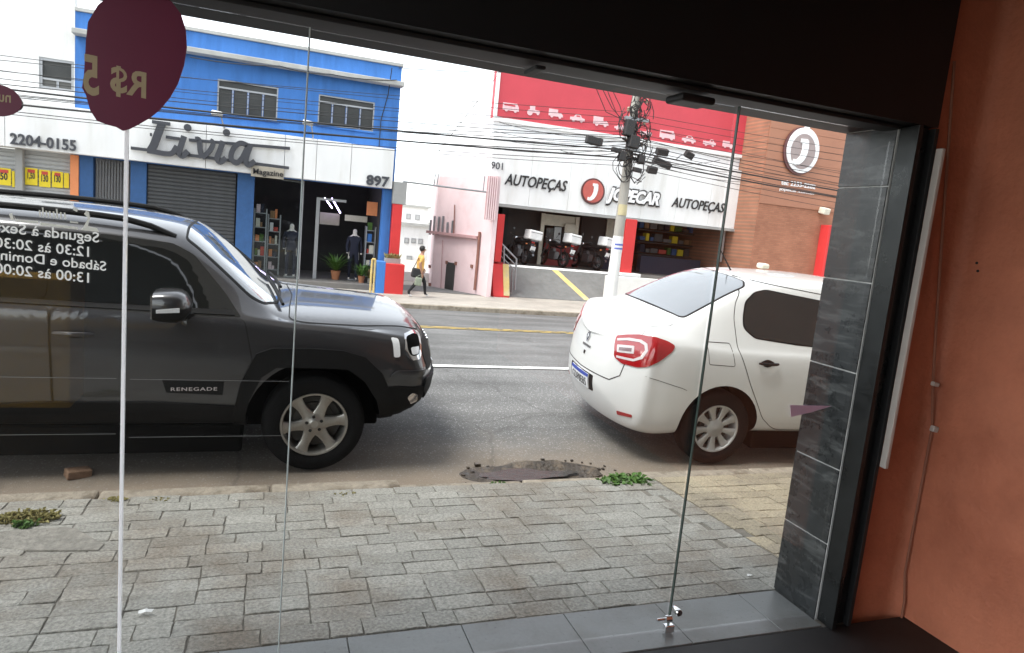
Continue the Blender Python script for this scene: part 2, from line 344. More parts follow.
# wet dark gutter stain line and tar drips as thin mud sheets in front of the left car
def gutter(name, x0, x1, w0, seed, mt='mud'):
    mb = MB(); n = 40; vs = []
    for i in range(n+1):
        X = x0+(x1-x0)*i/n; w = w0*(.35+.9*abs(nz(X, 0, 2.3, seed)))*math.sin(math.pi*(i+.2)/(n+.4))**.4
        y0 = 4.365+.02*nz(X, 1, 3, seed)
        for t in (0, .5, 1): Y = max(4.352, y0+w*t); vs.append((X, Y, zroad(Y)+.011+.006*math.sin(math.pi*t)+dip(X, Y)))
    mb.add(vs, [(3*i+k, 3*i+3+k, 3*i+4+k, 3*i+1+k) for i in range(n) for k in range(2)])
    return struct(mb.build(name, mt, smooth=True))
gutter('gutter_silt', -2.2, 1.0, .13, 2); gutter('gutter_silt', 2.6, 5.0, .08, 5)
# ------------------------------------------------------------------ near pavement
ZP0, ZP1, YP0, YP1 = .195, .125, 2.53, 4.2
def zp(Y): return ZP0+(ZP1-ZP0)*(Y-YP0)/(YP1-YP0)
SLP = math.atan((ZP1-ZP0)/(YP1-YP0))
def pavement(name, x0, x1):
    mb = MB(); mb.box(x0, x1, YP0, YP1, -1, 0); mb.v = [(x, y, zp(y)-.0005 if z == 0 else z) for x, y, z in mb.v]
    return struct(mb.build(name, 'mortar'))
pav_a = pavement('pavement', -40, 2.747); pav_b = pavement('neighbour_pavement', 2.753, 60)
def paver_mesh(name, L_, D_, mt, seed):
    rnd = random.Random(seed); bm = bmesh.new()
    n = 6; top = []
    pts = []
    for (a, b) in (((-L_/2, -D_/2), (L_/2, -D_/2)), ((L_/2, -D_/2), (L_/2, D_/2)), ((L_/2, D_/2), (-L_/2, D_/2)), ((-L_/2, D_/2), (-L_/2, -D_/2))):
        k = 5 if abs(a[0]-b[0]) > .01 else 3
        for i in range(k):
            t = i/k; j = .0035 if i else .006
            pts.append((a[0]+(b[0]-a[0])*t+rnd.uniform(-j, j)*.8, a[1]+(b[1]-a[1])*t+rnd.uniform(-j, j)*.8))
    lo = [bm.verts.new((x, y, -.03)) for x, y in pts]; mid = [bm.verts.new((x, y, .0055)) for x, y in pts]
    hi = [bm.verts.new((x*.982, y*.965, .008+rnd.uniform(-.001, .001))) for x, y in pts]
    k = len(pts)
    for i in range(k):
        bm.faces.new((lo[i], lo[(i+1) % k], mid[(i+1) % k], mid[i])); bm.faces.new((mid[i], mid[(i+1) % k], hi[(i+1) % k], hi[i]))
    bm.faces.new(hi)
    for f in bm.faces: f.smooth = len(f.verts) < 5 and False
    me = bpy.data.meshes.new(name); bm.to_mesh(me); bm.free(); me.materials.append(M(mt)); return me
def lay(parent, mt, x0, x1, keep, seed, LL=.262, DD=.119):
    rnd = random.Random(seed); mesh = {}
    for f in (1, .75, .5):
        mesh[f] = [paver_mesh('paver', LL*f-.005, DD-.005, mt, seed*50+int(f*10)*7+i) for i in range(6)]
    rest = []; cnt = 0
    for r_ in range(int((YP1-YP0)/DD)+1):
        Y = YP0+.004+DD*(r_+.5)
        if Y+DD/2 > YP1+.02: break
        X = x0-rnd.choice((0, .5, .25, .75))*LL
        while X < x1:
            f = rnd.choice((1, 1, 1, 1, .75, .5)); w = LL*f; xc = X+w/2; X += w
            if X-w < x0 or xc+w/2 > x1: 
                f2 = (min(X, x1)-max(X-w, x0))/LL
                if f2 < .3: continue
                f = .5 if f2 < .72 else .75 if f2 < .95 else 1
                xc = max(X-w, x0)+LL*f/2 if X-w < x0 else x1-LL*f/2
            me = rnd.choice(mesh[f])
            loc = (xc, Y, zp(Y)+rnd.uniform(-.0055, .001)); rot = (SLP+rnd.uniform(-.006, .006), rnd.uniform(-.009, .009), rnd.uniform(-.008, .008)+(math.pi if rnd.random() < .5 else 0)*0)
            if keep(xc, Y) and cnt < 298:
                link('paver', me, parent, loc, rot); cnt += 1
            else: rest.append((me, loc, rot))
    if rest:
        mb = MB()
        for me, loc, rot in rest:
            mm = Matrix.Translation(loc)@Euler(rot).to_matrix().to_4x4(); mb.add([mm@v.co for v in me.vertices], [tuple(p.vertices) for p in me.polygons])
        stuff(mb.build('paver_field', mt, parent))
    return cnt
lay(pav_a, 'paver', -6.0, 2.745, lambda x, y: -.36*y-.45 < x, 3)
lay(pav_b, 'paver_warm', 2.756, 8.0, lambda x, y: x < 1.02*y+.5, 4)
# kerb stones
kb = MB(); kb.box(-40, 60, 4.22, 4.33, -1, .07); kerb = struct(kb.build('kerb', 'mortar'))
x = -6.0; i = 0
while x < 9:
    L_ = random.uniform(.75, 1.05); mb = MB(); mb.box(-L_/2+.004, L_/2-.004, -.075, .072, -.2, .0)
    me = mb.mesh('kerb_stone', 'kerb', bevel=.018, seg=2)
    drop = -.035 if 1.2 < x+L_/2 < 2.7 else 0
    link('kerb_stone', me, kerb, (x+L_/2, 4.277, .128+drop+random.uniform(-.008, .004)), (random.uniform(-.02, .03), random.uniform(-.006, .006), random.uniform(-.006, .006))); x += L_
# threshold tiles
th = MB(); th.box(-3, 2.62, 2.21, YP0-.003, -.5, .190); thr = struct(th.build('threshold', 'mortar'))
for X in np.arange(-3.0+.06, 2.45, .47):
    mb = MB(); mb.box(X+.0015, min(X+.4685, 2.455), 2.215, YP0-.004, .15, .200); mb.build('tile', 'granite_tile', thr, bevel=.002, seg=1)
# far kerb and far pavement
mb = MB(); mb.box(-60, 90, 19.5, 19.66, -1.5, -.565); struct(mb.build('far_kerb', 'kerb', bevel=.02))
def brick_mat(name, c1, c2, cm, sx, sy, msize=.03, plane='xy', rough=.9):
    m = mat(name, c1, rough, var=0); N = m.node_tree.nodes; L = m.node_tree.links; b = N['Principled BSDF']
    tc = N.new('ShaderNodeTexCoord'); src = tc.outputs['Object']
    if plane == 'xz':
        sp = N.new('ShaderNodeSeparateXYZ'); cb = N.new('ShaderNodeCombineXYZ'); L.new(src, sp.inputs[0]); L.new(sp.outputs[0], cb.inputs[0]); L.new(sp.outputs[2], cb.inputs[1]); L.new(sp.outputs[1], cb.inputs[2]); src = cb.outputs[0]
    br = N.new('ShaderNodeTexBrick'); br.inputs['Scale'].default_value = 1; br.inputs['Brick Width'].default_value = sx; br.inputs['Row Height'].default_value = sy; br.inputs['Mortar Size'].default_value = msize*sy
    br.inputs['Color1'].default_value = (*c1, 1); br.inputs['Color2'].default_value = (*c2, 1); br.inputs['Mortar'].default_value = (*cm, 1); L.new(src, br.inputs['Vector'])
    n = N.new('ShaderNodeTexNoise'); n.inputs['Scale'].default_value = 1.2; n.inputs['Detail'].default_value = 8; L.new(src, n.inputs['Vector'])
    mr = N.new('ShaderNodeMapRange'); mr.inputs[1].default_value = .3; mr.inputs[2].default_value = .7; mr.inputs[3].default_value = .82; mr.inputs[4].default_value = 1.15; L.new(n.outputs['Fac'], mr.inputs[0])
    vm = N.new('ShaderNodeVectorMath'); vm.operation = 'SCALE'; L.new(br.outputs['Color'], vm.inputs[0]); L.new(mr.outputs[0], vm.inputs['Scale']); L.new(vm.outputs[0], b.inputs['Base Color'])
    bp = N.new('ShaderNodeBump'); bp.inputs['Strength'].default_value = .4; bp.inputs['Distance'].default_value = .01; L.new(br.outputs['Fac'], bp.inputs['Height']); bp.invert = True; L.new(bp.outputs[0], b.inputs['Normal'])
    return m
brick_mat('far_pavers', (.43, .39, .34), (.37, .34, .30), (.25, .23, .2), .22, .11, .12)
YB = 22.6
mb = MB(); mb.box(-60, 90, 19.662, YB+.3, -1.5, -.56); mb.v = [(x, y, (-.52 if y > 21 else -.57) if z > -1 else z) for x, y, z in mb.v]
struct(mb.build('far_pavement', 'far_pavers'))
mb = MB(); mb.box(-60, 90, YB+.3, 60, -1.5, -.60); struct(mb.build('far_ground', 'far_paving'))
# ================================================================== weeds, rubble, litter
def clump(name, p, n, rad, hgt, mt, label, seed, wleaf=.012, flat=.3, cat='weed'):
    rnd = random.Random(seed); mb = MB()
    for i in range(n):
        a = rnd.uniform(0, 2*math.pi); r_ = rad*math.sqrt(rnd.random()); bx, by = p[0]+r_*math.cos(a), p[1]+r_*.55*math.sin(a)
        th = rnd.uniform(0, 2*math.pi); l = hgt*rnd.uniform(.5, 1.2); w = wleaf*rnd.uniform(.6, 1.5); up = rnd.uniform(flat, 1.1)
        d = Vector((math.cos(th), math.sin(th), up)).normalized(); s = Vector((-math.sin(th), math.cos(th), rnd.uniform(-.4, .4)))
        b0 = Vector((bx, by, p[2]+rnd.uniform(-.005, hgt*.35))); m1 = b0+d*l*.5+Vector((0, 0, .006)); e = b0+d*l-Vector((0, 0, l*.25))
        mb.add([b0, m1-s*w, e, m1+s*w], [(0, 1, 2), (0, 2, 3)])
    return solo(name, mb, mt, label, cat, 'weeds growing along the kerb')
pw = onZ(627, 484, .12); clump('weed_clump', (pw.x, pw.y+.02, .10), 380, .20, .075, 'leaf', 'bright green leafy weed clump at the broken kerb by the muddy hole', 1, .016)
pw = onZ(348, 495, .13); clump('weed_clump', (pw.x, pw.y, .115), 90, .09, .03, 'dry_leaf', 'low yellowish weed tuft at the kerb under the grey car front wheel', 2, .006)
pw = onZ(28, 520, .14); clump('weed_clump', (pw.x, pw.y, .138), 320, .13, .05, 'dry_leaf', 'dry straw coloured weed tuft by the cracked slab at left', 3, .007)
pw = onZ(24, 527, .14); clump('weed_clump', (pw.x, pw.y, .138), 60, .05, .05, 'leaf', 'small green weed beside the dry tuft at left', 8, .008)
pw = onZ(115, 500, .13); clump('weed_clump', (pw.x, pw.y, .120), 60, .06, .03, 'dry_leaf', 'tiny weed tuft in the kerb joint below the glass door edge', 4, .005)
pw = onZ(160, 501, .13); clump('weed_clump', (pw.x, pw.y, .120), 60, .05, .03, 'dry_leaf', 'tiny weed tuft in the kerb joint between the two glass edges', 5, .005)
pw = onZ(498, 484, .1); clump('weed_clump', (pw.x, pw.y, .09), 70, .05, .03, 'leaf', 'tiny green weed on the kerb below the puddle', 6, .006)
pb = on_road(78, 477)
mb = MB(); mb.cbox((pb.x, pb.y, pb.z+.028), (.14, .09, .055), rot=(.05, .08, .5)); solo('brick_rubble', mb, 'rubble', 'broken brick lying on the road beside the grey car', 'brick', bevel=.008)
def litter(px, py, z, s, label, seed, zr=False):
    p = on_road(px, py) if zr else onZ(px, py, z); rnd = random.Random(seed); mb = MB(); n = 9; vs = []
    for k in range(n):
        a = 2*math.pi*k/n; r_ = s*rnd.uniform(.5, 1.2); vs.append((p.x+r_*math.cos(a), p.y+r_*.6*math.sin(a), p.z+.006+rnd.uniform(0, s*.5)))
    vs.append((p.x, p.y, p.z+.006+s*.6)); mb.add(vs, [(k, (k+1) % n, n) for k in range(n)]); solo('litter', mb, 'paper_white', label, 'litter')
litter(83, 452, 0, .025, 'white paper scrap under the grey car sill', 1, True)
litter(145, 614, .19, .028, 'crumpled white scrap on paving at the bottom left', 2)
litter(236, 502, .125, .012, 'small white crumb on the kerb below the grey car', 3)
litter(750, 577, .19, .018, 'small white scrap on the paving by the tiled pillar', 4)
litter(640, 487, .115, .03, 'pale stone at the foot of the bright green weed', 5)
# cracked lifted slab at left
p0 = onZ(65, 529, .14); p1 = onZ(105, 547, .14); q = onZ(35, 545, .14)
mb = MB(); poly = [(p0.x-.3, p0.y-.02), (p0.x, p0.y), (p0.x+.06, p0.y-.03), (p1.x-.03, p1.y+.02), (p1.x, p1.y-.01), (p1.x-.01, p1.y-.08), (q.x, q.y-.1), (q.x-.25, q.y)]
mb.prism(poly, 'z', .10, .172); mb.v = [(x, y, z if z < .15 else zp(y)+.013) for x, y, z in mb.v]
mat('slab', (.24, .225, .195), .9, var=.4, vscale=22, bump=.5, bscale=50)
solo('broken_slab', mb, 'slab', 'cracked and lifted concrete slab in the pavement by the dry tuft', 'slab', bevel=.006)
# ================================================================== the shop we look out of
mat('black_paint', (.005, .005, .0055), .55, var=.2); mat('rail_dark', (.012, .012, .0125), .6, metal=0, var=.15)
mat('floor_dark', (.016, .015, .015), .6, var=.3, vscale=12)
mat('wall_orange', (.52, .175, .092), .7, var=.12, vscale=5, bump=.35, bscale=38, dirt=(.36, .105, .05), dscale=1.3, dlo=.44, dhi=.72)
mat('ceiling_dark', (.03, .03, .03), .8)
mat('frame_steel', (.028, .03, .03), .35, metal=.6, var=.25, rvar=.15)
mat('trim_pale', (.55, .50, .45), .5, var=.1)
mat('grout', (.55, .55, .53), .9)
vinyl_mat('seal_white', (.97, .97, .97), .55); mat('glass_edge', (.55, .62, .60), .2); mat('line_grey', (.22, .22, .21), .6); mat('glass_edge_dark', (.05, .07, .06), .2)
mat('chrome', (.78, .78, .78), .12, metal=1, var=.05)
mat('cable_brown', (.30, .12, .07), .6); mat('sticker_maroon', (.15, .018, .05), .4, var=.06); mat('sticker_tan', (.43, .34, .20), .6)
vinyl_mat('letter_pale', (.85, .85, .8)); mat('paper_pink', (.62, .42, .55), .7); mat('ochre', (.95, .52, .02), .5, var=.1)
glass_mat('door_glass', (.955, .965, .96), 1.5, 0, .0015)
glass_mat('door_glass_hazy', (.95, .96, .955), 1.5, 0, .006); glass_mat('window_glass', (.30, .32, .33), 1.5); glass_mat('clear_glass', (.85, .88, .88), 1.5)  # grey haze over the left panes is painted in as a stronger diffuse film
def slate():
    m = mat('slate_tile', (.030, .033, .034), .3, var=.3, vscale=9, rand=.15, rvar=.12)
    N = m.node_tree.nodes; L = m.node_tree.links; b = N['Principled BSDF']; cur = b.inputs['Base Color'].links[0].from_socket
    tc = N.new('ShaderNodeTexCoord'); mp = N.new('ShaderNodeMapping'); mp.inputs['Rotation'].default_value = (R(40), 0, 0); mp.inputs['Scale'].default_value = (2, 2.5, 14); L.new(tc.outputs['Object'], mp.inputs[0])
    n = N.new('ShaderNodeTexNoise'); n.inputs['Scale'].default_value = 2; n.inputs['Detail'].default_value = 8; n.inputs['Distortion'].default_value = 1.0; L.new(mp.outputs[0], n.inputs['Vector'])
    mr = N.new('ShaderNodeMapRange'); mr.inputs[1].default_value = .5; mr.inputs[2].default_value = .8; mr.inputs[4].default_value = .75; L.new(n.outputs['Fac'], mr.inputs[0])
    mx = N.new('ShaderNodeMixRGB'); L.new(mr.outputs[0], mx.inputs[0]); L.new(cur, mx.inputs[1]); mx.inputs[2].default_value = (.16, .165, .16, 1); L.new(mx.outputs[0], b.inputs['Base Color'])
slate()
DY = 2.30
mb = MB(); mb.box(-5.2, 3.4, -4.3, 2.208, -.5, .196); struct(mb.build('floor', 'floor_dark'))
mb = MB(); mb.box(-2.3, 3.4, -4.3, 2.55, 3.25, 3.4); struct(mb.build('ceiling', 'ceiling_dark'))
WX = 2.95
mb = MB(); c = []
for k in range(7):
    a = math.pi/2*k/6; c.append((WX-.06+.06*math.sin(a), 2.27-.06+.06*math.cos(a)))
pl = [(2.60, 2.27)]+c+[(WX, -4.2), (WX+.3, -4.2), (WX+.3, 2.545), (2.60, 2.545)]
mb.prism(pl, 'z', .0, 3.245); wallr = struct(mb.build('wall_right', 'wall_orange', smooth=True))
for (px, py) in ((977, 263), (978, 271)):
    p = onX(px, py, WX); m2 = MB(); m2.lathe([(.0, -.003), (.006, -.003), (.006, .01), (0, .01)], (WX, p.y, p.z), 'x', 10); m2.build('wall_plug', 'black_paint', wallr)
mb = MB(); mb.box(-3.0, WX-.002, -4.3, -4.0, 0, 3.245); struct(mb.build('wall_back', 'ceiling_dark'))
# the street front of our own building and its neighbours (behind the camera's view, seen in the cars' paint)
mat('own_render', (.34, .31, .27), .85, var=.15, vscale=1); mat('own_dark', (.06, .06, .062), .4)
ob = empty('own_building', (0, 2.6, .13), label='beige rendered front of the building around the glass doorway', cat='building')
mb = MB(); mb.box(-14, 18, 2.585, 2.9, 3.42, 7.6); mb.build('upper_wall', 'own_render', ob)
mb = MB(); mb.box(-14, -4.2, 2.585, 2.9, .0, 3.415); mb.build('side_wall', 'own_render', ob)
mb = MB(); mb.box(2.96, 18, 2.585, 2.9, .0, 3.415); mb.build('side_wall', 'own_render', ob)
for xw in (-11, -7.5, -2.5, 1.5, 7, 11):
    mb = MB(); mb.box(xw, xw+1.6, 2.905, 2.93, 4.4, 5.8); mb.build('window', 'own_dark', ob)
# header / roller shutter box
hd = empty('shutter_box', (0, 2.35, 2.42), label='black roller shutter box over the shop doorway', cat='shutter box')
mb = MB(); mb.box(-3.88, 2.595, 2.19, 2.58, 2.445, 3.245); mb.build('housing', 'black_paint', hd)
mb = MB(); mb.box(-3.88, 2.46, 2.25, 2.35, 2.428, 2.444); mb.build('top_rail', 'rail_dark', hd, bevel=.003)
for px in (695, 535):
    p = onY(px, 98, 2.27); mb = MB(); w = .075 if px == 695 else .02
    mb.box(p.x-w, p.x+w, 2.24, 2.36, 2.385 if px == 695 else 2.40, 2.414); mb.build('roller_bracket', 'black_paint', hd, bevel=.012, seg=3)
# tiled pillar (door reveal)
tp = empty('tiled_pillar', (2.6, 2.45, .195), label='pillar clad in dark slate tiles with pale joints beside the doorway', cat='pillar')
PXF = 2.465
mb = MB(); mb.box(PXF+.006, 2.595, 2.272, 2.545, .0, 2.443); mb.build('core', 'grout', tp)
zs = [.0]+[onX(px, py, PXF).z for px, py in ((803, 530), (812, 458), (829, 366), (845, 280), (862, 187))]+[2.441]
for a, b in zip(zs, zs[1:]):
    mb = MB(); mb.box(PXF, PXF+.012, 2.276, 2.55, a+.003, b-.003); mb.build('tile', 'slate_tile', tp, bevel=.0015, seg=1)
    for (xa, xb) in ((PXF+.014, 2.7), (2.703, 2.945)):
        mb = MB(); mb.box(xa, xb, 2.546, 2.556, a+.003, b-.003); mb.build('tile', 'slate_tile', tp)
# dark guide frame and the pale trim strip
sg = empty('shutter_guide', (2.52, 2.22, .195), label='dark steel roller shutter guide beside the tiled pillar', cat='shutter guide')
mb = MB(); mb.box(2.475, 2.497, 2.175, 2.268, .2, 2.44); mb.build('flange', 'frame_steel', sg, bevel=.002)
mb = MB(); mb.box(2.499, 2.575, 2.215, 2.268, .2, 2.44); mb.build('channel', 'frame_steel', sg, bevel=.002)
mb = MB(); mb.box(2.577, 2.598, 2.185, 2.268, .2, 2.44); mb.build('flange', 'rail_dark', sg, bevel=.002)
pt = onY(872, 468, 2.17)
mb = MB(); mb.box(2.592, 2.612, 2.150, 2.183, pt.z, 2.36); solo('trim_strip', mb, 'trim_pale', 'pale plastic strip fixed to the edge of the orange wall', 'trim strip', bevel=.005, seg=3)
# cable down the corner
pts = [onY(px, py, 2.20) for px, py in ((960, 60), (950, 200), (941, 330), (938, 385), (938, 430), (928, 490), (917, 540), (913, 575), (918, 600), (930, 618))]
pts = [Vector((min(p.x, 2.93), 2.225 if i < 8 else 2.20, p.z)) for i, p in enumerate(pts)]
cb = empty('wall_cable', (2.9, 2.22, .2), label='brown cable running down the corner of the orange wall with two pale clips', cat='cable')
mb = MB(); mb.tube(pts, .006, 8); mb.build('cord', 'cable_brown', cb, smooth=True)
for i in (3, 4):
    p = pts[i]; mb = MB(); mb.cbox((p.x, 2.215, p.z), (.035, .022, .028 if i == 4 else .02), rot=(0, .2, 0)); mb.build('clip', 'trim_pale', cb, bevel=.005)
# ------------------------------------------------------------------ frameless glass doors
def pane(name, x0, x1, y, label, edge=None, em='seal_white', ew=.012):
    o = empty(name, ((x0+x1)/2, y, .205), label=label, cat='glass door', group='frameless glass door panels')
    mb = MB(); mb.box(x0, x1, y-.004, y+.004, .207, 2.412); mb.build('pane', 'door_glass_hazy' if x1 < .5 else 'door_glass', o)
    if edge:
        mb = MB(); mb.box(edge-ew/2, edge+ew/2, y-.0065, y+.0065, .207, 2.412); mb.build('edge_seal', em, o, bevel=.001, seg=1)
    return o
xa = onY(124.5, 350, DY+.02).x; xb = onY(298, 265, DY).x; xc = onY(706, 350, DY).x
ga = pane('glass_panel', -3.88, xa-.008, DY+.02, 'leftmost glass door panel carrying the opening hours', xa-.002, 'seal_white', .010)
gb = pane('glass_panel', xa+.006, xb-.003, DY, 'narrow glass panel between the white edge strip and the thin pale edge', xb, 'glass_edge', .005)
gc = pane('glass_panel', xb+.004, xc-.004, DY+.02, 'wide middle glass door panel in front of both cars')
gd_ = pane('glass_panel', xc+.004, PXF-.004, DY, 'right glass panel with dark edge and chrome bottom lock by the tiled pillar', xc, 'glass_edge_dark', .006)
for (px, py, o, x0, x1) in ((60, 379, ga, -3.8, xa-.02), (210, 380, gb, xa+.02, xb-.01), (60, 436, ga, -3.8, xa-.02), (210, 436, gb, xa+.02, xb-.01)):  # thin grey horizontal lines laid on the two left panes
    z = onY(px, py, DY).z; mb = MB(); yy = DY+.02 if o is ga else DY
    mb.box(x0, x1, yy-.0052, yy-.0042, z-.0005, z+.0005); mb.build('pane_line', 'line_grey', o)
# chrome bottom lock
pk = onY(676, 611, DY)
mb = MB(); mb.lathe([(0, -.022), (.013, -.022), (.016, -.018), (.016, .018), (.013, .022), (0, .022)], (pk.x+.005, DY, pk.z-.012+.012), 'y', 20); mb.build('lock_knob', 'chrome', gd_, smooth=True)
mb = MB(); mb.lathe([(0, -.028), (.015, -.028), (.015, .0), (.012, .002), (0, .002)], (xc-.012, DY-.028, pk.z-.012), 'x', 18); mb.lathe([(0, -.07), (.006, -.068), (.006, -.028)], (xc-.012, DY-.028, pk.z-.012), 'x', 14); mb.build('lock_bolt', 'chrome', gd_, smooth=True)
mb = MB(); mb.cbox((xc+.004, DY, .225), (.045, .026, .034)); mb.build('lock_clamp', 'chrome', gd_, bevel=.004)
# ------------------------------------------------------------------ stickers and lettering on the glass (read from the street, so mirrored from here)
ol = [(88, 22), (86, 40), (84, 75), (82, 88), (86, 95), (90, 110), (97, 121), (108, 125), (116, 127), (123, 131), (130, 129), (138, 125), (150, 118), (160, 110), (170, 98), (178, 84), (184, 66), (187, 48), (186, 30), (181, 14), (172, 2), (160, -7), (145, -12), (128, -12), (112, -6), (98, 5)]
SY = DY-.0085
so = empty('price_sticker', tuple(onY(125, 130, SY)), label='large round maroon price sticker hanging on the glass at top left', cat='sticker')
mb = MB(); mb.prism([(onY(x, y, SY).x, onY(x, y, SY).z) for x, y in ol], 'y', SY-.0008, SY+.0008); mb.build('disc', 'sticker_maroon', so)
def mirrored(body, pa, pb, Y, h=None, out=.0012, offset=.0, **k):
    """pa: pixel of the text's start (right end as seen from inside), pb: its other end"""
    t = text_mb(body, 1, extr=0, offset=offset, **k); a, b = onY(*pa, Y), onY(*pb, Y)
    t.v = [(x, y, .0) for x, y, z in t.v]
    place_text(t, a, b, height=h)
    t.v = [(x, y-out, z) for x, y, z in t.v]
    return t
mirrored('R$', (146, 103), (110, 95), SY, .085, offset=.025).build('lettering', 'sticker_tan', so)
mirrored('5', (99, 97), (83, 94), SY, .11, offset=.025).build('lettering', 'sticker_tan', so)
so2 = empty('price_sticker', tuple(onY(2, 112, SY)), label='small maroon sticker at the left edge of the glass', cat='sticker')
cpt = onY(-4, 100, SY); mb = MB(); mb.prism([(cpt.x+.06*math.cos(a)*1.0, cpt.z+.043*math.sin(a)) for a in np.linspace(0, 2*math.pi, 25)[:-1]], 'y', SY-.0008, SY+.0008); mb.build('disc', 'sticker_maroon', so2)
mirrored('nuo', (11, 103), (-9, 101), SY, .02, offset=.02).build('lettering', 'sticker_tan', so2)
LY = DY+.0195
lt = empty('opening_hours', tuple(onY(60, 285, LY)), label='white opening hours lettering on the left glass panel', cat='lettering')
def hours(body, start, slope, cap, wpx):
    t = text_mb(body, 1, extr=0, offset=.012); v = np.array(t.v)
    a = onY(*start, LY-.006); b = onY(start[0]-wpx, start[1]-slope*wpx, LY-.006)
    # width per em from a measured stretch of the line
    place_text(t, a, b)
    t.build('text_line', 'letter_pale', lt)
def em_w(body): v = np.array(text_mb(body, 1, extr=0, offset=.012).v); return v[:, 0].max()-v[:, 0].min()
def line(body, probe, start, probe_px, slope=.10):
    """probe: a leading piece of the line that spans probe_px pixels in the photograph"""
    hours(body, start, slope, None, probe_px*em_w(body)/em_w(probe))
line('Segunda \u00e0 Sexta', 'Segunda \u00e0 Sex', (99, 246), 99, .105)
line('12:30 \u00e0s 20:30', '12:30 \u00e0s', (89, 257), 52, .105)
line('S\u00e1bado e Domingo', 'S\u00e1bado e Domin', (106, 274), 106, .105)
line('13:00 \u00e0s 20:00', '13:00 \u00e0s', (89, 283), 52, .105)
# stylised first line: a swash capital, a row of short strokes and two underlines
def px_poly(pts, Y): return [(onY(x, y, Y).x, onY(x, y, Y).z) for x, y in pts]
mb = MB()
for pp in ([(89, 212), (86, 211), (84, 214), (88, 218), (84, 226), (81, 230), (99, 232), (97, 228), (88, 226), (90, 218)],
           [(78, 227), (40, 222), (40, 225), (78, 229.5)], [(78, 222), (70, 221), (70, 222.5), (78, 223.5)], [(38, 221), (16, 219.5), (14, 216), (16, 221.5), (38, 223.5)],
           [(11, 220), (9, 214), (12, 213), (14, 220)], [(77, 212), (73, 210), (74, 207), (78, 209)]):
    mb.prism(px_poly(pp, LY-.006), 'y', LY-.0062, LY-.0052)
for i, x in enumerate((66, 62, 58, 55, 51, 47.5, 44, 41)):
    mb.prism(px_poly([(x, 219.5-(66-x)*.1), (x-1.5, 219.3-(66-x)*.1), (x-2.2, 212.5-(66-x)*.1-(3 if i in (2, 6) else 0)), (x-.6, 212.6-(66-x)*.1-(3 if i in (2, 6) else 0))], LY-.006), 'y', LY-.0062, LY-.0052)
mb.build('logo', 'letter_pale', lt)
mb = MB(); mb.prism(px_poly([(790, 405), (832, 406), (812, 412), (791, 417)], DY-.01), 'y', DY-.0105, DY-.0095)
solo('paper_scrap', mb, 'paper_pink', 'pink paper wedge stuck on the right glass panel', 'paper')
# ochre cabinet behind the photographer, seen only as a reflection in the left panel
oc = empty('ochre_cabinet', (-2.1, -1.1, .196), label='ochre cabinet reflected in the left glass panel', cat='cabinet')
mb = MB(); mb.box(-2.7, -1.34, -1.4, -1.0, .25, 1.2); mb.build('carcass', 'ochre', oc, bevel=.01)
mb = MB(); mb.box(-2.7, -1.34, -1.38, -1.02, .197, .249); mb.build('plinth', 'black_paint', oc)
# ================================================================== far side of the street
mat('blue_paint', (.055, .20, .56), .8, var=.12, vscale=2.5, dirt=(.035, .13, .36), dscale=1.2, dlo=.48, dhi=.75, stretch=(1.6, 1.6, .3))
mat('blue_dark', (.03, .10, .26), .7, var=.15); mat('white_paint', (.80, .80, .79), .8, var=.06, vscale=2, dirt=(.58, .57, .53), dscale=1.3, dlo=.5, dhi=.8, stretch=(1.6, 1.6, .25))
mat('sign_white', (.82, .82, .81), .55, var=.05, vscale=1, dirt=(.66, .65, .61), dscale=1.2, dlo=.5, dhi=.8, stretch=(1.6, 1.6, .3))
mat('grey_render', (.33, .33, .32), .85, var=.15, vscale=3); mat('ledge_grey', (.42, .42, .40), .85, var=.2, vscale=2)
mat('alu', (.40, .41, .42), .45, metal=.6, var=.08); mat('alu_dark', (.16, .16, .165), .5, metal=.4)
mat('pane_dark', (.06, .062, .06), .25, var=.25, vscale=1.5, spec=.25); mat('pane_grey', (.13, .13, .12), .25, var=.2, vscale=1.2)
mat('shutter', (.075, .078, .082), .5, metal=.3, var=.15); mat('shutter_pale', (.45, .46, .46), .55, metal=.2, var=.1)
mat('letter_dark', (.055, .058, .068), .45, var=.1); mat('letter_black', (.02, .02, .022), .5)
mat('plaque', (.40, .36, .29), .6); mat('orange_paint', (.75, .27, .11), .8, var=.08); mat('red_paint', (.62, .035, .035), .65, var=.1, vscale=2)
mat('red_panel', (.55, .055, .075), .6, var=.08, vscale=1.2); mat('pink_paint', (.80, .62, .63), .85, var=.08, vscale=1.5, dirt=(.68, .48, .48), dscale=1.2, dlo=.52, dhi=.8)
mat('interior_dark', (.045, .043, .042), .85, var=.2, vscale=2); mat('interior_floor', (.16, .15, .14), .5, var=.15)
mat('poster_yellow', (.80, .62, .02), .6, var=.1); mat('poster_red', (.55, .06, .04), .6); mat('neon', (.65, .55, 1), .5, emit=6, var=0)
mat('yellow_paint', (.60, .45, .17), .7, var=.2, vscale=4, dirt=(.45, .40, .30), dscale=3); mat('ramp_grey', (.155, .155, .15), .9, var=.2, vscale=4, bump=.2)
mat('concrete_pole', (.36, .34, .30), .9, var=.2, vscale=5, stretch=(1, 1, .2)); mat('whitewash', (.74, .73, .70), .85, var=.08, vscale=3)
mat('wire_black', (.02, .02, .02), .6); mat('steel_grey', (.30, .31, .32), .5, metal=.6, var=.15); mat('insulator', (.30, .22, .15), .3)
mat('metal_gold', (.5, .4, .2), .5); mat('skin_dummy', (.72, .66, .60), .5); mat('cloth_navy', (.02, .022, .04), .9); mat('cloth_black', (.014, .014, .016), .9)
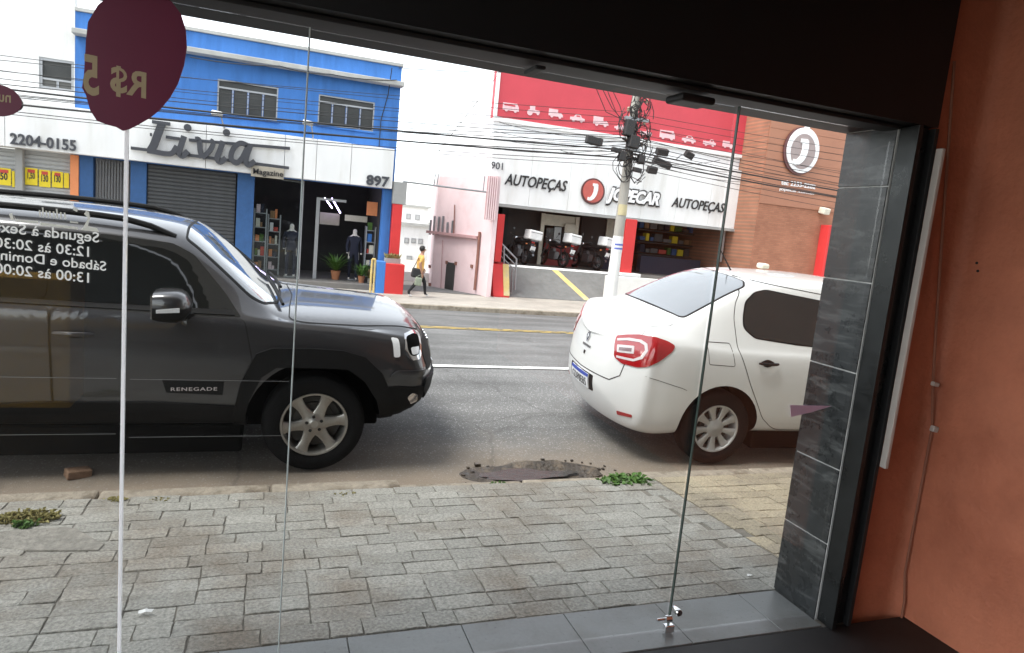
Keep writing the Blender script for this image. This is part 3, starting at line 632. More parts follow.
mat('terracotta', (.40, .17, .08), .8); mat('wood', (.30, .17, .08), .6, var=.2); mat('cream', (.70, .66, .55), .7)
brick_mat('brick_cladding', (.40, .17, .10), (.33, .135, .08), (.27, .14, .09), .24, .075, .1, 'xz')
def corrugated(name, col, pitch, axis='Z', depth=.02):
    m = mat(name, col, .6, var=.06, vscale=1.5); N = m.node_tree.nodes; L = m.node_tree.links; b = N['Principled BSDF']
    tc = N.new('ShaderNodeTexCoord'); w = N.new('ShaderNodeTexWave'); w.bands_direction = axis; w.inputs['Scale'].default_value = 1/pitch*.5*.63; L.new(tc.outputs['Object'], w.inputs['Vector'])
    bp = N.new('ShaderNodeBump'); bp.inputs['Distance'].default_value = depth; bp.inputs['Strength'].default_value = .8; L.new(w.outputs['Fac'], bp.inputs['Height']); L.new(bp.outputs[0], b.inputs['Normal'])
corrugated('white_sheet', (.78, .78, .78), .9)
def XZ(x, y, Y): p = onY(x, y, Y); return p.x, p.z
def X_(x, y, Y): return onY(x, y, Y).x
def Z_(x, y, Y): return onY(x, y, Y).z
zf_ = -.349
FY = 22.6      # facade line of the blue shop
SYF = 22.2     # its sign board
def window(parent, x0, x1, z0, z1, Y, cols, transom=None, glass='pane_dark', depth=.12, fm='alu', fw=.04):
    w = MB()
    w.box(x0-.0, x1, Y-.03, Y+.09, z0, z0+fw); w.box(x0, x1, Y-.03, Y+.09, z1-fw, z1); w.box(x0, x0+fw, Y-.03, Y+.09, z0+fw, z1-fw); w.box(x1-fw, x1, Y-.03, Y+.09, z0+fw, z1-fw)
    o = w.build('window', fm, parent)
    ztop = z1-fw if transom is None else transom
    for i in range(1, cols):
        xx = x0+(x1-x0)*i/cols; m = MB(); m.box(xx-.014, xx+.014, Y-.02, Y+.06, z0+fw, ztop); m.build('mullion', fm, o)
    if transom is not None:
        m = MB(); m.box(x0+fw, x1-fw, Y-.02, Y+.06, transom, transom+.05); m.build('transom', fm, o)
        m = MB(); m.box(x0+fw, x1-fw, Y+.03, Y+.045, transom+.052, z1-fw); m.build('pane', 'pane_dark', o)
    for i in range(cols):
        a = x0+(x1-x0)*i/cols+.025; b = x0+(x1-x0)*(i+1)/cols-.025; m = MB(); m.box(a, b, Y+.03, Y+.045, z0+fw+.002, ztop-.002); m.build('pane', glass, o)
    return o
def roller(parent, x0, x1, z0, z1, Y, m='shutter', h=.11, name='roller_shutter'):
    s = MB(); s.box(x0, x1, Y+.03, Y+.05, z0, z1); o = s.build(name, m, parent)
    n = int((z1-z0)/h)
    sl = MB(); sl.prism([(0, 0), (-.025, h*.25), (-.025, h*.75), (0, h*.96)], 'x', x0, x1); me = sl.mesh('slat', m)
    for i in range(n): link('slat', me, o, Vector((0, Y+.029, z0+i*h))-wloc(o))
    return o
# ------------------------------------------------------------------ blue building
bxL, bxR = X_(75, 60, FY), X_(400.5, 90, FY); zTop = Z_(401, 67, FY)
bb = empty('blue_building', ((bxL+bxR)/2, FY, -.55), label='bright blue two storey shop building with two upper windows', cat='building')
zFas1 = Z_(395, 150, FY)
mb = MB()
w1 = (X_(217, 100, FY), X_(278, 100, FY), Z_(248, 117, FY), Z_(248, 83, FY)); w2 = (X_(318, 112, FY), X_(374.5, 112, FY), Z_(346, 128, FY), Z_(346, 98, FY))
zl = Z_(399, 88, FY)
def wall_with_holes(mb, x0, x1, z0, z1, Y0, Y1, holes):
    xs_ = sorted({x0, x1, *[h[0] for h in holes], *[h[1] for h in holes]}); zs_ = sorted({z0, z1, *[h[2] for h in holes], *[h[3] for h in holes]})
    for i in range(len(xs_)-1):
        for j in range(len(zs_)-1):
            cx, cz = (xs_[i]+xs_[i+1])/2, (zs_[j]+zs_[j+1])/2
            if any(h[0] < cx < h[1] and h[2] < cz < h[3] for h in holes): continue
            mb.box(xs_[i], xs_[i+1], Y0, Y1, zs_[j], zs_[j+1])
wall_with_holes(mb, bxL, bxR, 2.75, zTop, FY, FY+.25, [w1, w2]); mb.build('wall', 'blue_paint', bb)
for (x0, x1, z0, z1) in (w1, w2):
    window(bb, x0, x1, z0, z1, FY+.06, 4, z0+(z1-z0)*.74)
    m = MB(); m.box(x0-.06, x1+.06, FY-.06, FY-.001, z0-.06, z0-.005); m.build('sill', 'blue_paint', bb)
mb = MB(); mb.box(bxL, bxR+.05, FY-.4, FY-.002, zl, zl+.14); mb.build('ledge', 'ledge_grey', bb, bevel=.015)
mb = MB(); mb.box(bxL, bxR+.04, FY-.07, FY+.3, zTop+.002, zTop+.10); mb.build('parapet_cap', 'ledge_grey', bb, bevel=.01)
mb = MB(); mb.box(bxL, bxR, FY+5, FY+5.2, -.5, zTop); mb.build('back_wall', 'blue_paint', bb)
mb = MB(); mb.box(bxR-.2, bxR, FY+.251, FY+4.999, 3.2, zTop); mb.build('side_wall', 'white_paint', bb)
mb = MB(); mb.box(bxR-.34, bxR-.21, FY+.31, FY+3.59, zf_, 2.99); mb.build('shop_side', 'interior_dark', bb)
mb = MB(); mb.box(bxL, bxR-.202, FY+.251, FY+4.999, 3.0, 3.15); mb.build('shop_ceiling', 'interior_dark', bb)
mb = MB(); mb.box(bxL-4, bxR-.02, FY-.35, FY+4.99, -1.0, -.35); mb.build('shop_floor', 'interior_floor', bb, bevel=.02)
# pillars and openings, left to right
zf = -.349; zs0 = Z_(393, 189, SYF)
def pillar(x0p, x1p, yp, m, Y0=FY-.02, Y1=FY+.3, z1=None, nm='pillar', par=None):
    mb = MB(); mb.box(X_(x0p, yp, Y0), X_(x1p, yp, Y0), Y0, Y1, zf, z1 or 2.748); return mb.build(nm, m, par or bb, bevel=.01)
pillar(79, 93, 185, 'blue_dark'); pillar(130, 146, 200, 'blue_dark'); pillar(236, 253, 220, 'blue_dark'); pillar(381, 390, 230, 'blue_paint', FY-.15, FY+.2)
pillar(390.5, 396, 230, 'grey_render', FY-.1, FY+3)
roller(bb, X_(147, 200, FY), X_(235, 200, FY), zf, 2.74, FY+.05)
gx0, gx1 = X_(93.5, 185, FY), X_(129.5, 190, FY)
mb = MB(); mb.box(gx0-2.0, gx1, FY+1.2, FY+1.3, zf, 2.99); mb.build('porch_back', 'grey_render', bb)
for i in range(11):
    xx = gx0+.08+(gx1-gx0-.16)*i/10; mb = MB(); mb.tube([(xx, FY+.05, zf), (xx, FY+.05, 2.7)], .018, 6); mb.build('gate_bar', 'alu_dark', bb)
mb = MB(); mb.box(gx0+.25, gx0+.75, FY+.4, FY+.46, .15, .75); mb.build('notice_board', 'cream', bb)
# display window, entrance
dx0, dx1 = X_(253.5, 225, FY), X_(301, 230, FY); ex1 = X_(380, 230, FY)
mb = MB(); mb.box(dx0, dx1, FY+.1, FY+.11, zf, 2.74); mb.build('display_glass', 'clear_glass', bb)
mb = MB(); mb.box(dx1-.03, dx1+.03, FY+.08, FY+.14, zf, 2.74); mb.build('door_post', 'alu', bb)
xd = X_(316, 230, FY+.5)
mb = MB(); mb.box(xd-.03, xd+.03, FY+.48, FY+.54, zf, 2.2); mb.box(xd-.03, xd+.9, FY+.48, FY+.54, 2.201, 2.28); mb.box(xd+.03, xd+.08, FY+.5, FY+.52, zf, 2.2); mb.build('door_frame', 'alu', bb)
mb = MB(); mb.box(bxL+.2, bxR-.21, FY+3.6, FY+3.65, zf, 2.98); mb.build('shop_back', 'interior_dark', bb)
# ------------------------------------------------------------------ the white neighbour at far left
wb = empty('white_building', (-7.5, FY+.1, -.55), label='white building with one upper window at the far left', cat='building')
wx = (X_(39, 75, FY), X_(74, 75, FY), Z_(56, 90, FY), Z_(56, 59, FY))
mb = MB(); wall_with_holes(mb, -16, bxL-.004, 2.75, 8.5, FY+.0, FY+.25, [wx]); mb.build('wall', 'white_paint', wb)
window(wb, *wx, FY+.06, 2, wx[2]+(wx[3]-wx[2])*.3, 'pane_grey', fw=.07)
mb = MB(); mb.box(-16, bxL-.01, FY+2.0, FY+2.2, -.5, 2.74); mb.build('shop_back', 'interior_dark', wb)
p = onY(27, 101, FY-.3); mb = MB(); mb.cbox((p.x-.5, FY-.2, p.z-.12), (1.2, .36, .5)); ac = mb.build('air_conditioner', 'white_paint', wb, bevel=.03)
mb = MB(); mb.lathe([(.05, 0), (.2, 0), (.2, .02), (.05, .02), (.05, 0)], (p.x-.25, FY-.4, p.z-.12), 'y', 20); mb.build('fan_grille', 'alu_dark', ac)
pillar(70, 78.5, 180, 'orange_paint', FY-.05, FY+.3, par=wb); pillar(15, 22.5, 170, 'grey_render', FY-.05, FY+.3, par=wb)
for (a, b) in ((-50, 14.5), (23, 69.5)):
    roller(wb, X_(a, 175, FY), X_(b, 178, FY), zf, 2.74, FY+.15, 'shutter_pale', .12)
for k, (a, b, y0, y1) in enumerate(((-6, 11, 168, 185), (12, 14.6, 171, 187), (25, 37.5, 168, 185), (39, 50.5, 170, 187), (52, 63, 171.5, 187.5), (64, 69, 173, 188))):
    Yp = FY+.10; x0, x1, z1, z0 = X_(a, y0, Yp), X_(b, y0, Yp), Z_((a+b)/2, y0, Yp), Z_((a+b)/2, y1, Yp)
    po = empty('poster', ((x0+x1)/2, Yp, z0), label=f"yellow sale poster on the pale shutter, {['leftmost, cut by the frame', 'narrow, left of the grey pillar', 'first right of the grey pillar', 'second right of the grey pillar', 'third right of the grey pillar', 'narrow, beside the orange pillar'][k]}", cat='poster', group='yellow posters on the shutter')
    mb = MB(); mb.box(x0, x1, Yp-.006, Yp+.006, z0, z1); mb.build('sheet', 'poster_yellow', po)
    if b-a > 8:
        t = text_mb('150' if k == 0 else '1,50' if k == 2 else '130', 1, .002, offset=.03); place_text(t, (x0+(x1-x0)*.2, Yp-.009, z0+.14), (x0+(x1-x0)*.8, Yp-.009, z0+.14), height=.2); t.build('price', 'letter_black', po)
        mb = MB(); mb.box(x0+.06, x1-.06, Yp-.009, Yp-.0065, z1-.13, z1-.04); mb.build('heading', 'poster_red', po)
# ------------------------------------------------------------------ sign board of the blue shop
sg_ = empty('shop_sign', (-1, SYF, zs0), label='long white shop sign board with dark raised name, phone number and house number', cat='sign')
zs1 = Z_(393, 149, SYF); cuts = [X_(q, 150, SYF) for q in (-80, 5, 128, 206, 285, 317, 352)]+[X_(393.5, 170, SYF)]
for a, b in zip(cuts, cuts[1:]):
    mb = MB(); mb.box(a+.006, b-.006, SYF, SYF+.38, zs0, zs1); mb.build('panel', 'sign_white', sg_, bevel=.012)
def stext(body, p0, p1, Y, m, par, h=None, off=.0, extr=.02, nm='lettering', **k):
    t = text_mb(body, 1, extr=extr, offset=off, **k); a, b = onY(*p0, Y), onY(*p1, Y); b.z = a.z
    place_text(t, a, b, height=h); return t.build(nm, m, par)
stext('2204-0155', (10, 144), (76, 151), SYF-.03, 'letter_dark', sg_, .3, .02)
stext('897', (366, 185), (389, 187), SYF-.03, 'letter_dark', sg_, .33, .03)
# raised name: italic serif strokes drawn as thick ribbons
def ribbon(mb, pts, widths, Y0, Y1):
    pts = [Vector((p[0], 0, p[1])) for p in pts]; L_, R_ = [], []
    for i, p in enumerate(pts):
        t = (pts[min(i+1, len(pts)-1)]-pts[max(i-1, 0)]).normalized(); n = Vector((-t.z, 0, t.x)); w = widths[i] if not isinstance(widths, (int, float)) else widths
        L_.append(p+n*w/2); R_.append(p-n*w/2)
    n = len(pts); vs = []
    for i in range(n): vs += [(L_[i].x, Y0, L_[i].z), (R_[i].x, Y0, R_[i].z), (R_[i].x, Y1, R_[i].z), (L_[i].x, Y1, L_[i].z)]
    fs = [(4*i+k, 4*i+(k+1) % 4, 4*i+4+(k+1) % 4, 4*i+4+k) for i in range(n-1) for k in range(4)]+[(3, 2, 1, 0), (4*n-4, 4*n-3, 4*n-2, 4*n-1)]
    mb.add(vs, fs)
Yn0, Yn1 = SYF-.16, SYF-.06
def glyph(ptsets):
    mb = MB()
    for i, (pts, wd) in enumerate(ptsets):
        if wd == 0:
            c = onY(*pts, Yn0); mb.prism([(c.x+.1*math.cos(t), c.z+.1*math.sin(t)) for t in np.linspace(0, 2*math.pi, 17)[:-1]], 'y', Yn0, Yn1)
        else: ribbon(mb, [XZ(x, y, Yn0) for x, y in pts], wd, Yn0-.004*i, Yn1)
    return mb
def crom(pts, n=5):
    P = [Vector((*p, 0)) for p in pts]; P = [2*P[0]-P[1]]+P+[2*P[-1]-P[-2]]; out = []
    for i in range(1, len(P)-2):
        for k in range(n):
            t = k/n; a, b, c, d = P[i-1:i+3]
            v = .5*((2*b)+(c-a)*t+(2*a-5*b+4*c-d)*t*t+(3*b-a-3*c+d)*t**3); out.append((v.x, v.y))
    return out+[tuple(pts[-1])]
G = [glyph([(crom([(162, 123), (158, 133), (154, 144), (150, 151)]), .20), (crom([(147, 150.5), (156, 152), (165, 153.5), (172, 153), (177, 146)]), .14), ([(152, 121.5), (170, 124)], .09)]),
     glyph([(crom([(184, 136), (181, 145), (179, 152), (182, 156), (188, 151)]), .15), ((187.5, 127.5), 0)]),
     glyph([(crom([(195, 139), (199, 140), (200, 150), (202, 158)]), .14), (crom([(202, 158), (210, 150), (213, 143), (210, 140)]), .13)]),
     glyph([(crom([(223, 141), (220, 150), (217, 158), (220, 162), (226, 158)]), .15), ((226.5, 132.5), 0)]),
     glyph([(crom([(247, 145), (240, 143), (233, 149), (231, 158), (236, 163), (242, 158), (248, 146)]), .14), (crom([(251, 144), (247, 155), (246, 162), (249, 165), (255, 161)]), .15)])]
for q in G: q.build('raised_letter', 'letter_dark', sg_)
for pts in ([(150, 134.5), (152, 134.7)], [(166, 137), (180, 139)], [(189, 140), (290, 148.5)], [(131, 148), (148, 150)], [(176, 153.5), (289, 168)]):
    mb = MB(); ribbon(mb, [XZ(x, y, SYF-.06) for x, y in pts], .085, SYF-.10, SYF-.045); mb.build('raised_bar', 'letter_dark', sg_)
mb = MB(); x0, x1 = X_(251, 172, SYF-.1), X_(284, 172, SYF-.1); zc = Z_(267, 172, SYF-.1); mb.box(x0, x1, SYF-.1, SYF-.02, zc-.17, zc+.15); mb.build('plaque', 'plaque', sg_, bevel=.01)
stext('Magazine', (253, 175.5), (283, 178), SYF-.12, 'letter_black', sg_, .22, .01, .01)
# spotlights on arms over the sign
for i, (px, py) in enumerate(((217, 113.5), (308, 123))):
    p = onY(px, py, SYF-.5); o = empty('sign_spotlight', (p.x, SYF-.3, p.z-.25), label=['small white spotlight arm over the raised name', 'small white spotlight arm right of the raised name'][i], cat='spotlight')
    mb = MB(); mb.cbox((p.x, SYF-.5, p.z), (.3, .2, .12), rot=(.3, .1, 0)); mb.build('head', 'white_paint', o, bevel=.03, seg=3)
    mb = MB(); mb.tube([(p.x+.1, SYF-.45, p.z-.05), (p.x+.18, SYF-.2, p.z-.35), (p.x+.18, SYF+.0, zs1+.02)], .02, 6); mb.build('arm', 'alu', o, smooth=True)
# ------------------------------------------------------------------ inside the blue shop
def figure_mesh(name, joints, edges, radii, mats, levels=2):
    me = bpy.data.meshes.new(name); me.from_pydata(joints, edges, []); o = bpy.data.objects.new(name, me); COL.objects.link(o)
    sk = o.modifiers.new('s', 'SKIN'); sk.use_smooth_shade = True; su = o.modifiers.new('u', 'SUBSURF'); su.levels = levels; su.render_levels = levels
    for i, r_ in enumerate(radii):
        v = me.skin_vertices[0].data[i]; v.radius = (r_, r_) if not isinstance(r_, tuple) else r_; v.use_root = i == 0
    dg = bpy.context.evaluated_depsgraph_get(); dg.update(); out = bpy.data.meshes.new_from_object(o.evaluated_get(dg))
    bpy.data.objects.remove(o); bpy.data.meshes.remove(me); out.name = name
    out.materials.clear()
    for m in mats: out.materials.append(M(m))
    return out
def paint(me, fn):
    for p in me.polygons: p.material_index = fn(p.center); p.use_smooth = True
def mannequin(px, py, Y, label, h=1.72):
    p = onY(px, py, Y); 
    J = [(0, 0, .95), (0, 0, 1.18), (0, 0, 1.42), (0, 0, 1.52), (0, 0, 1.62), (0, 0, 1.72), (.18, 0, 1.4), (.24, 0, 1.12), (.24, -.05, .86), (-.18, 0, 1.4), (-.24, .02, 1.12), (-.22, -.1, .88), (.10, 0, .9), (.11, 0, .5), (.11, .02, .09), (.12, -.12, .03), (-.10, 0, .9), (-.12, .02, .5), (-.12, .05, .09), (-.13, -.08, .03)]
    E = [(0, 1), (1, 2), (2, 3), (3, 4), (4, 5), (2, 6), (6, 7), (7, 8), (2, 9), (9, 10), (10, 11), (0, 12), (12, 13), (13, 14), (14, 15), (0, 16), (16, 17), (17, 18), (18, 19)]
    rad = [.15, .13, .14, .055, .085, .06, .07, .05, .035, .07, .05, .035, .1, .07, .045, .04, .1, .07, .045, .04]
    me = figure_mesh('body', J, E, rad, ['skin_dummy', 'cloth_navy'], 2)
    paint(me, lambda c: 0 if c.z > 1.46 or c.z < .08 or (abs(c.x) > .15 and c.z < .92 and c.z > .7) else 1)
    o = empty('mannequin', (p.x, Y, zf), label=label, cat='mannequin', group='mannequins in the blue shop'); link('body', me, o)
    mb = MB(); mb.lathe([(0, 0), (.2, 0), (.2, .02), (0, .025)], (0, .02, 0), 'z', 20); mb.build('base', 'alu', o, world=False); return o
mannequin(291, 250, FY+.7, 'dark clothed mannequin with pale head behind the display glass'); mannequin(354, 250, FY+1.0, 'black clothed mannequin standing in the shop entrance')
def shelf(x0, x1, Y, zt, label, seed, nsh=5, depth=.35, nm='display_shelf'):
    o = empty(nm, ((x0+x1)/2, Y, zf), label=label, cat='shelf'); rnd = random.Random(seed)
    for xx in (x0, x1): mb = MB(); mb.box(xx-.02, xx+.02, Y-depth/2, Y+depth/2, zf, zt); mb.build('upright', 'alu', o)
    for i in range(nsh):
        z = zf+.15+(zt-zf-.3)*i/(nsh-1); mb = MB(); mb.box(x0+.022, x1-.022, Y-depth/2, Y+depth/2, z, z+.025); b = mb.build('board', 'alu', o)
        x = x0+.05
        while x < x1-.12:
            w = rnd.uniform(.07, .16); h = rnd.uniform(.12, .3); mb = MB(); mb.box(x, x+w-.01, Y-depth*.4, Y+depth*.2, z+.026, z+.026+h); mb.build('goods', rnd.choice(['poster_red', 'cream', 'leaf', 'wood', 'blue_paint', 'pink_paint', 'white_paint', 'orange_paint', 'cloth_navy']), b); x += w
    return o
shelf(X_(254, 230, FY+.7), X_(266, 230, FY+.7), FY+.7, 1.75, 'tall rack of colourful goods behind the display glass', 11)
shelf(X_(268, 230, FY+.9), X_(280, 230, FY+.9), FY+1.1, 1.6, 'second rack of mixed goods deeper behind the display glass', 12)
shelf(X_(366, 230, FY+.9), X_(375, 230, FY+.9), FY+.9, 1.5, 'narrow goods rack at the right of the shop entrance', 13)
mb = MB(); a = onY(367, 206, FY+.6); mb.box(a.x, a.x+.35, FY+.6, FY+.63, a.z-.3, a.z+.15); solo('hanging_board', mb, 'orange_paint', 'small orange board hanging over the goods rack in the shop entrance', 'board')
p = onY(345, 217, FY+1.4); mb = MB(); mb.box(p.x, p.x+.75, FY+1.4, FY+1.42, p.z-.12, p.z+.08); solo('shop_banner', mb, 'cream', 'pale narrow banner inside the shop entrance', 'banner')
p = onY(320, 215, FY+1.6); mb = MB(); mb.box(p.x, p.x+.65, FY+1.6, FY+1.62, p.z-.3, p.z+.1); solo('shop_banner', mb, 'plaque', 'dim tan board inside the shop left of the pale banner', 'banner')
for i, (a, b) in enumerate((((325, 198), (334, 208)), ((332, 198.5), (342.5, 213)))):
    A, B = onY(*a, FY+.9), onY(*b, FY+.9); B.y += .8; mb = MB(); mb.tube([A, B], .02, 8); solo('light_tube', mb, 'neon', ['left violet white light tube on the shop ceiling', 'right violet white light tube on the shop ceiling'][i], 'light tube')
def potted(px, py, Y, label, s, seed, kind='leaf', pot='terracotta'):
    p = onY(px, py, Y); o = empty('potted_plant', (p.x, Y, zf), label=label, cat='plant', group='plants at the shop entrance'); mb = MB()
    mb.lathe([(0, 0), (.11*s, 0), (.16*s, .28*s), (.17*s, .3*s), (.14*s, .3*s), (0, .27*s)], (0, 0, 0), 'z', 16); mb.build('pot', pot, o, world=False, smooth=True)
    rnd = random.Random(seed); mb = MB()
    for i in range(90):
        th = rnd.uniform(0, 6.28); up = rnd.uniform(.5, 2.5); d = Vector((math.cos(th), math.sin(th), up)).normalized(); l = s*rnd.uniform(.3, .8); sd_ = Vector((-math.sin(th), math.cos(th), 0)); b0 = Vector((0, 0, .28*s))
        m1 = b0+d*l*.6; e = b0+d*l+Vector((math.cos(th)*.1*s, math.sin(th)*.1*s, -.08*s)); mb.add([b0-sd_*.01, b0+sd_*.01, m1+sd_*.03*s, e, m1-sd_*.03*s], [(0, 1, 2, 4), (4, 2, 3)])
    mb.build('foliage', kind, o, world=False); return o
potted(362, 270, FY+.15, 'bright green potted plant at the right of the shop step', .75, 5)
potted(336, 265, FY+.7, 'leafy plant in terracotta pot inside the shop entrance', 1.0, 6)
potted(370, 268, FY+.3, 'small plant in a cream pot beside the right shop pillar', .5, 7, 'dry_leaf', 'cream')
# ================================================================== the gap between the shops
gp = empty('gate_pillar', (X_(396, 290, 22.3), 22.3, -.54), label='gate pillar painted red with grey render top beside the blue shop', cat='pillar')
x0, x1 = X_(391, 232, 22.3), X_(400.5, 232, 22.3); zr = Z_(397, 204, 22.3)
mb = MB(); mb.box(x0, x1, 22.25, 22.6, -.5, zr); mb.build('shaft', 'red_paint', gp, bevel=.01)
mb = MB(); mb.box(x0-.03, x1+.1, 22.24, 22.61, zr+.002, Z_(400, 182, 22.3)); mb.build('render_top', 'grey_render', gp, bevel=.01)
pl_ = empty('planter_wall', (X_(394, 295, 21.7), 21.7, -.55), label='low wall block, red with a blue side, at the foot of the gate pillar', cat='wall')
zt = Z_(394, 264, 21.7); xa_, xb_, xc_ = X_(376, 280, 21.7), X_(384.5, 280, 21.7), X_(403.5, 280, 21.7)
mb = MB(); mb.box(xb_+.003, xc_, 21.65, 22.24, -.56, zt); mb.build('red_block', 'red_paint', pl_, bevel=.01)
mb = MB(); mb.box(xa_, xb_, 21.65, 22.24, -.56, zt+.05); mb.build('blue_block', 'blue_paint', pl_, bevel=.01)
mb = MB()
for xx in (xa_-.16, xa_-.06): mb.tube([(xx, 21.7, -.55), (xx, 21.7, zt+.1)], .035, 8)
mb.tube([(xa_-.16, 21.7, zt+.1), (xa_-.06, 21.7, zt+.1)], .035, 8); mb.build('hoop', 'yellow_paint', pl_, smooth=True)
mb = MB(); mb.box(xb_+.02, xc_-.1, 21.9, 22.2, zt+.001, zt+.16); mb.build('trough', 'grey_render', pl_)
rnd = random.Random(3); mb = MB()
for i in range(160):
    b0 = Vector((rnd.uniform(xb_+.03, xc_-.1), rnd.uniform(21.9, 22.2), zt+.15)); th = rnd.uniform(0, 6.28); l = rnd.uniform(.08, .22); d = Vector((math.cos(th)*.6, math.sin(th)*.6, 1)).normalized(); sd_ = Vector((-math.sin(th), math.cos(th), 0))*.02
    mb.add([b0-sd_*.4, b0+sd_*.4, b0+d*l*.7+sd_, b0+d*l, b0+d*l*.7-sd_], [(0, 1, 2, 4), (4, 2, 3)])
mb.build('foliage', 'dry_leaf', pl_)
# skewed pink annex
PA, PB = Vector((7.08, 22.35)), Vector((5.85, 25.6)); PD = (PB-PA)
zpk = Z_(495, 176, 22.35)
px_ = empty('pink_annex', (7.5, 24, -.56), label='pale pink rendered side building with pipes and a small dark doorway', cat='building')
def onAnnex(x, y):
    d = ray(x, y); n = Vector((PD.y, -PD.x)); t = (n.x*PA.x+n.y*PA.y)/(n.x*d.x+n.y*d.y); return Vector((0, 0, CAMH))+d*t
D2 = Vector((PD.x, PD.y)).normalized(); NN = Vector((-abs(D2.y), -abs(D2.x)))   # wall direction and the side facing the alley
PE = PA+D2*(PB-PA).length; JY = 25.2; jx0_ = X_(496, 90, JY)-.02
mb = MB(); mb.prism([tuple(PA), (X_(495.5, 240, 22.35), 22.35), (X_(495.5, 240, 22.35)+.2, JY-.5), (jx0_+.0, 30), (6.6, 30), tuple(PE)], 'z', -1.2, zpk); mb.build('wall', 'pink_paint', px_)
def box_on(p, along, out, up, m, nm, par, off=.0):
    """small box on the annex wall at world point p"""
    mb = MB(); ex = Vector((D2.x, D2.y, 0)); ey = Vector((NN.x, NN.y, 0)).normalized(); ez = Vector((0, 0, 1)); vs = []
    for k in (0, 1):
        for a, b in ((-1, 0), (1, 0), (1, 1), (-1, 1)): vs.append(p+ex*along/2*a+ey*(off+out*b)+ez*(k*up))
    mb.add(vs, [(0, 3, 2, 1), (4, 5, 6, 7), (0, 1, 5, 4), (1, 2, 6, 5), (2, 3, 7, 6), (3, 0, 4, 7)]); return mb.build(nm, m, par)
a, b = onAnnex(429, 237), onAnnex(480, 231.5); L_ = (b-a).length; mid = (a+b)/2; mid.z = (a.z+b.z)/2
mat('rust', (.26, .12, .09), .8, var=.3); mat('pink_dark', (.50, .30, .30), .85, var=.15)
box_on(mid-Vector((0, 0, .06)), L_, .14, .1, 'pink_dark', 'ledge', px_)
for xx in (431, 434.5, 439, 443, 448, 453):
    q = onAnnex(xx, 236.5); box_on(q+Vector((0, 0, .06)), .06, .06, random.uniform(.35, .75) if xx != 446 else 1, 'steel_grey', 'spike', px_, .03)
dd = onAnnex(449, 289.5); box_on(dd, .55, .02, 1.0, 'interior_dark', 'doorway', px_)
def pipe_on(pts, r_, m, nm): mb = MB(); ey = Vector((NN.x, NN.y, 0)).normalized()*.06; mb.tube([onAnnex(*q)+ey for q in pts], r_, 8); return mb.build(nm, m, px_, smooth=True)
pipe_on([(481, 232), (478.5, 262), (476, 290)], .05, 'rust', 'drain_pipe'); pipe_on([(456, 205), (455, 236)], .02, 'rust', 'conduit'); pipe_on([(444, 240), (442, 289)], .015, 'pink_dark', 'conduit')
for q in ((430, 268), (447, 264), (456, 265), (472, 268), (430, 286)): box_on(onAnnex(*q), .12, .04, .12, 'rust', 'vent', px_)
# front screen of the annex at the street
mb = MB(); f0, f1 = onY(486, 200, 22.32), onY(497, 194, 22.32); mb.box(f0.x, f1.x, 22.28, 22.345, 2.1, zpk-.02); o = mb.build('screen', 'pink_dark', px_)
for i in range(5): mb = MB(); xx = f0.x+(f1.x-f0.x)*(i+.5)/5; mb.box(xx-.02, xx+.02, 22.25, 22.279, 2.1, zpk-.03); mb.build('slat', 'pink_paint', o)
# beam over the alley with two bent steel stubs
bm_ = empty('gate_beam', (5.6, 22.35, Z_(450, 188, 22.35)), label='thin steel beam spanning the alley between the two buildings', cat='beam')
A, B = onY(403, 181.5, 22.3), onY(486, 192, 22.3); mb = MB(); mb.tube([A, B], .035, 6); mb.build('rod', 'steel_grey', bm_)
for (q1, q2) in (((434, 185), (435.5, 174)), ((437, 185), (438.5, 174)), ((483, 192), (485, 175))): mb = MB(); mb.tube([onY(*q1, 22.3), onY(*q2, 22.3)], .02, 6); mb.build('stub', 'steel_grey', bm_)
# far pale houses behind the alley
def house(x0p, x1p, y0p, y1p, Y, m, label, wins):
    x0, x1 = X_(x0p, y1p, Y), X_(x1p, y1p, Y); z0, z1 = -1.05, Z_((x0p+x1p)/2, y0p, Y)
    o = empty('distant_house', ((x0+x1)/2, Y, z0), label=label, cat='house'); mb = MB(); mb.box(x0, x1, Y, Y+6, z0, z1); mb.build('wall', m, o)
    mb = MB(); mb.box(x0-.2, x1+.2, Y-.2, Y+6.2, z1+.002, z1+.18); mb.build('roof', 'ledge_grey', o)
    for (a, b, c, d) in wins:
        p0, p1 = onY(a, d, Y), onY(b, c, Y); mb = MB(); mb.box(p0.x, p1.x, Y-.04, Y-.002, p0.z, p1.z); w = mb.build('window', 'alu', o)
        m2 = MB(); m2.box(p0.x+.06, p1.x-.06, Y-.06, Y-.041, p0.z+.06, p1.z-.06); m2.build('pane', 'shutter_pale', w)
house(396, 432, 226, 280, 42, 'white_paint', 'far pale house with small windows at the end of the alley', [(404, 409, 238, 243), (411, 416, 238.5, 243), (418, 423, 239, 244), (406, 412, 256, 264)])
house(380, 426, 206, 240, 58, 'sign_white', 'farthest white house rising behind the alley', [(406, 411, 214, 219), (415, 420, 215, 220)])
mb = MB(); a = onY(402, 300, 27.5); b = onY(428, 300, 27.5); mb.box(a.x-.5, b.x+.6, 27.4, 27.6, -1, Z_(415, 272, 27.5)); solo('alley_wall', mb, 'white_paint', 'low white wall closing the alley behind the walking person', 'wall', bevel=.02)
mb = MB(); mb.add([(3.8, 22.9, -.51), (7.0, 22.6, -.51), (6.0, 27.4, -.66), (3.8, 27.4, -.66)], [(0, 1, 2, 3)]); struct(mb.build('alley_ground', 'ramp_grey'))
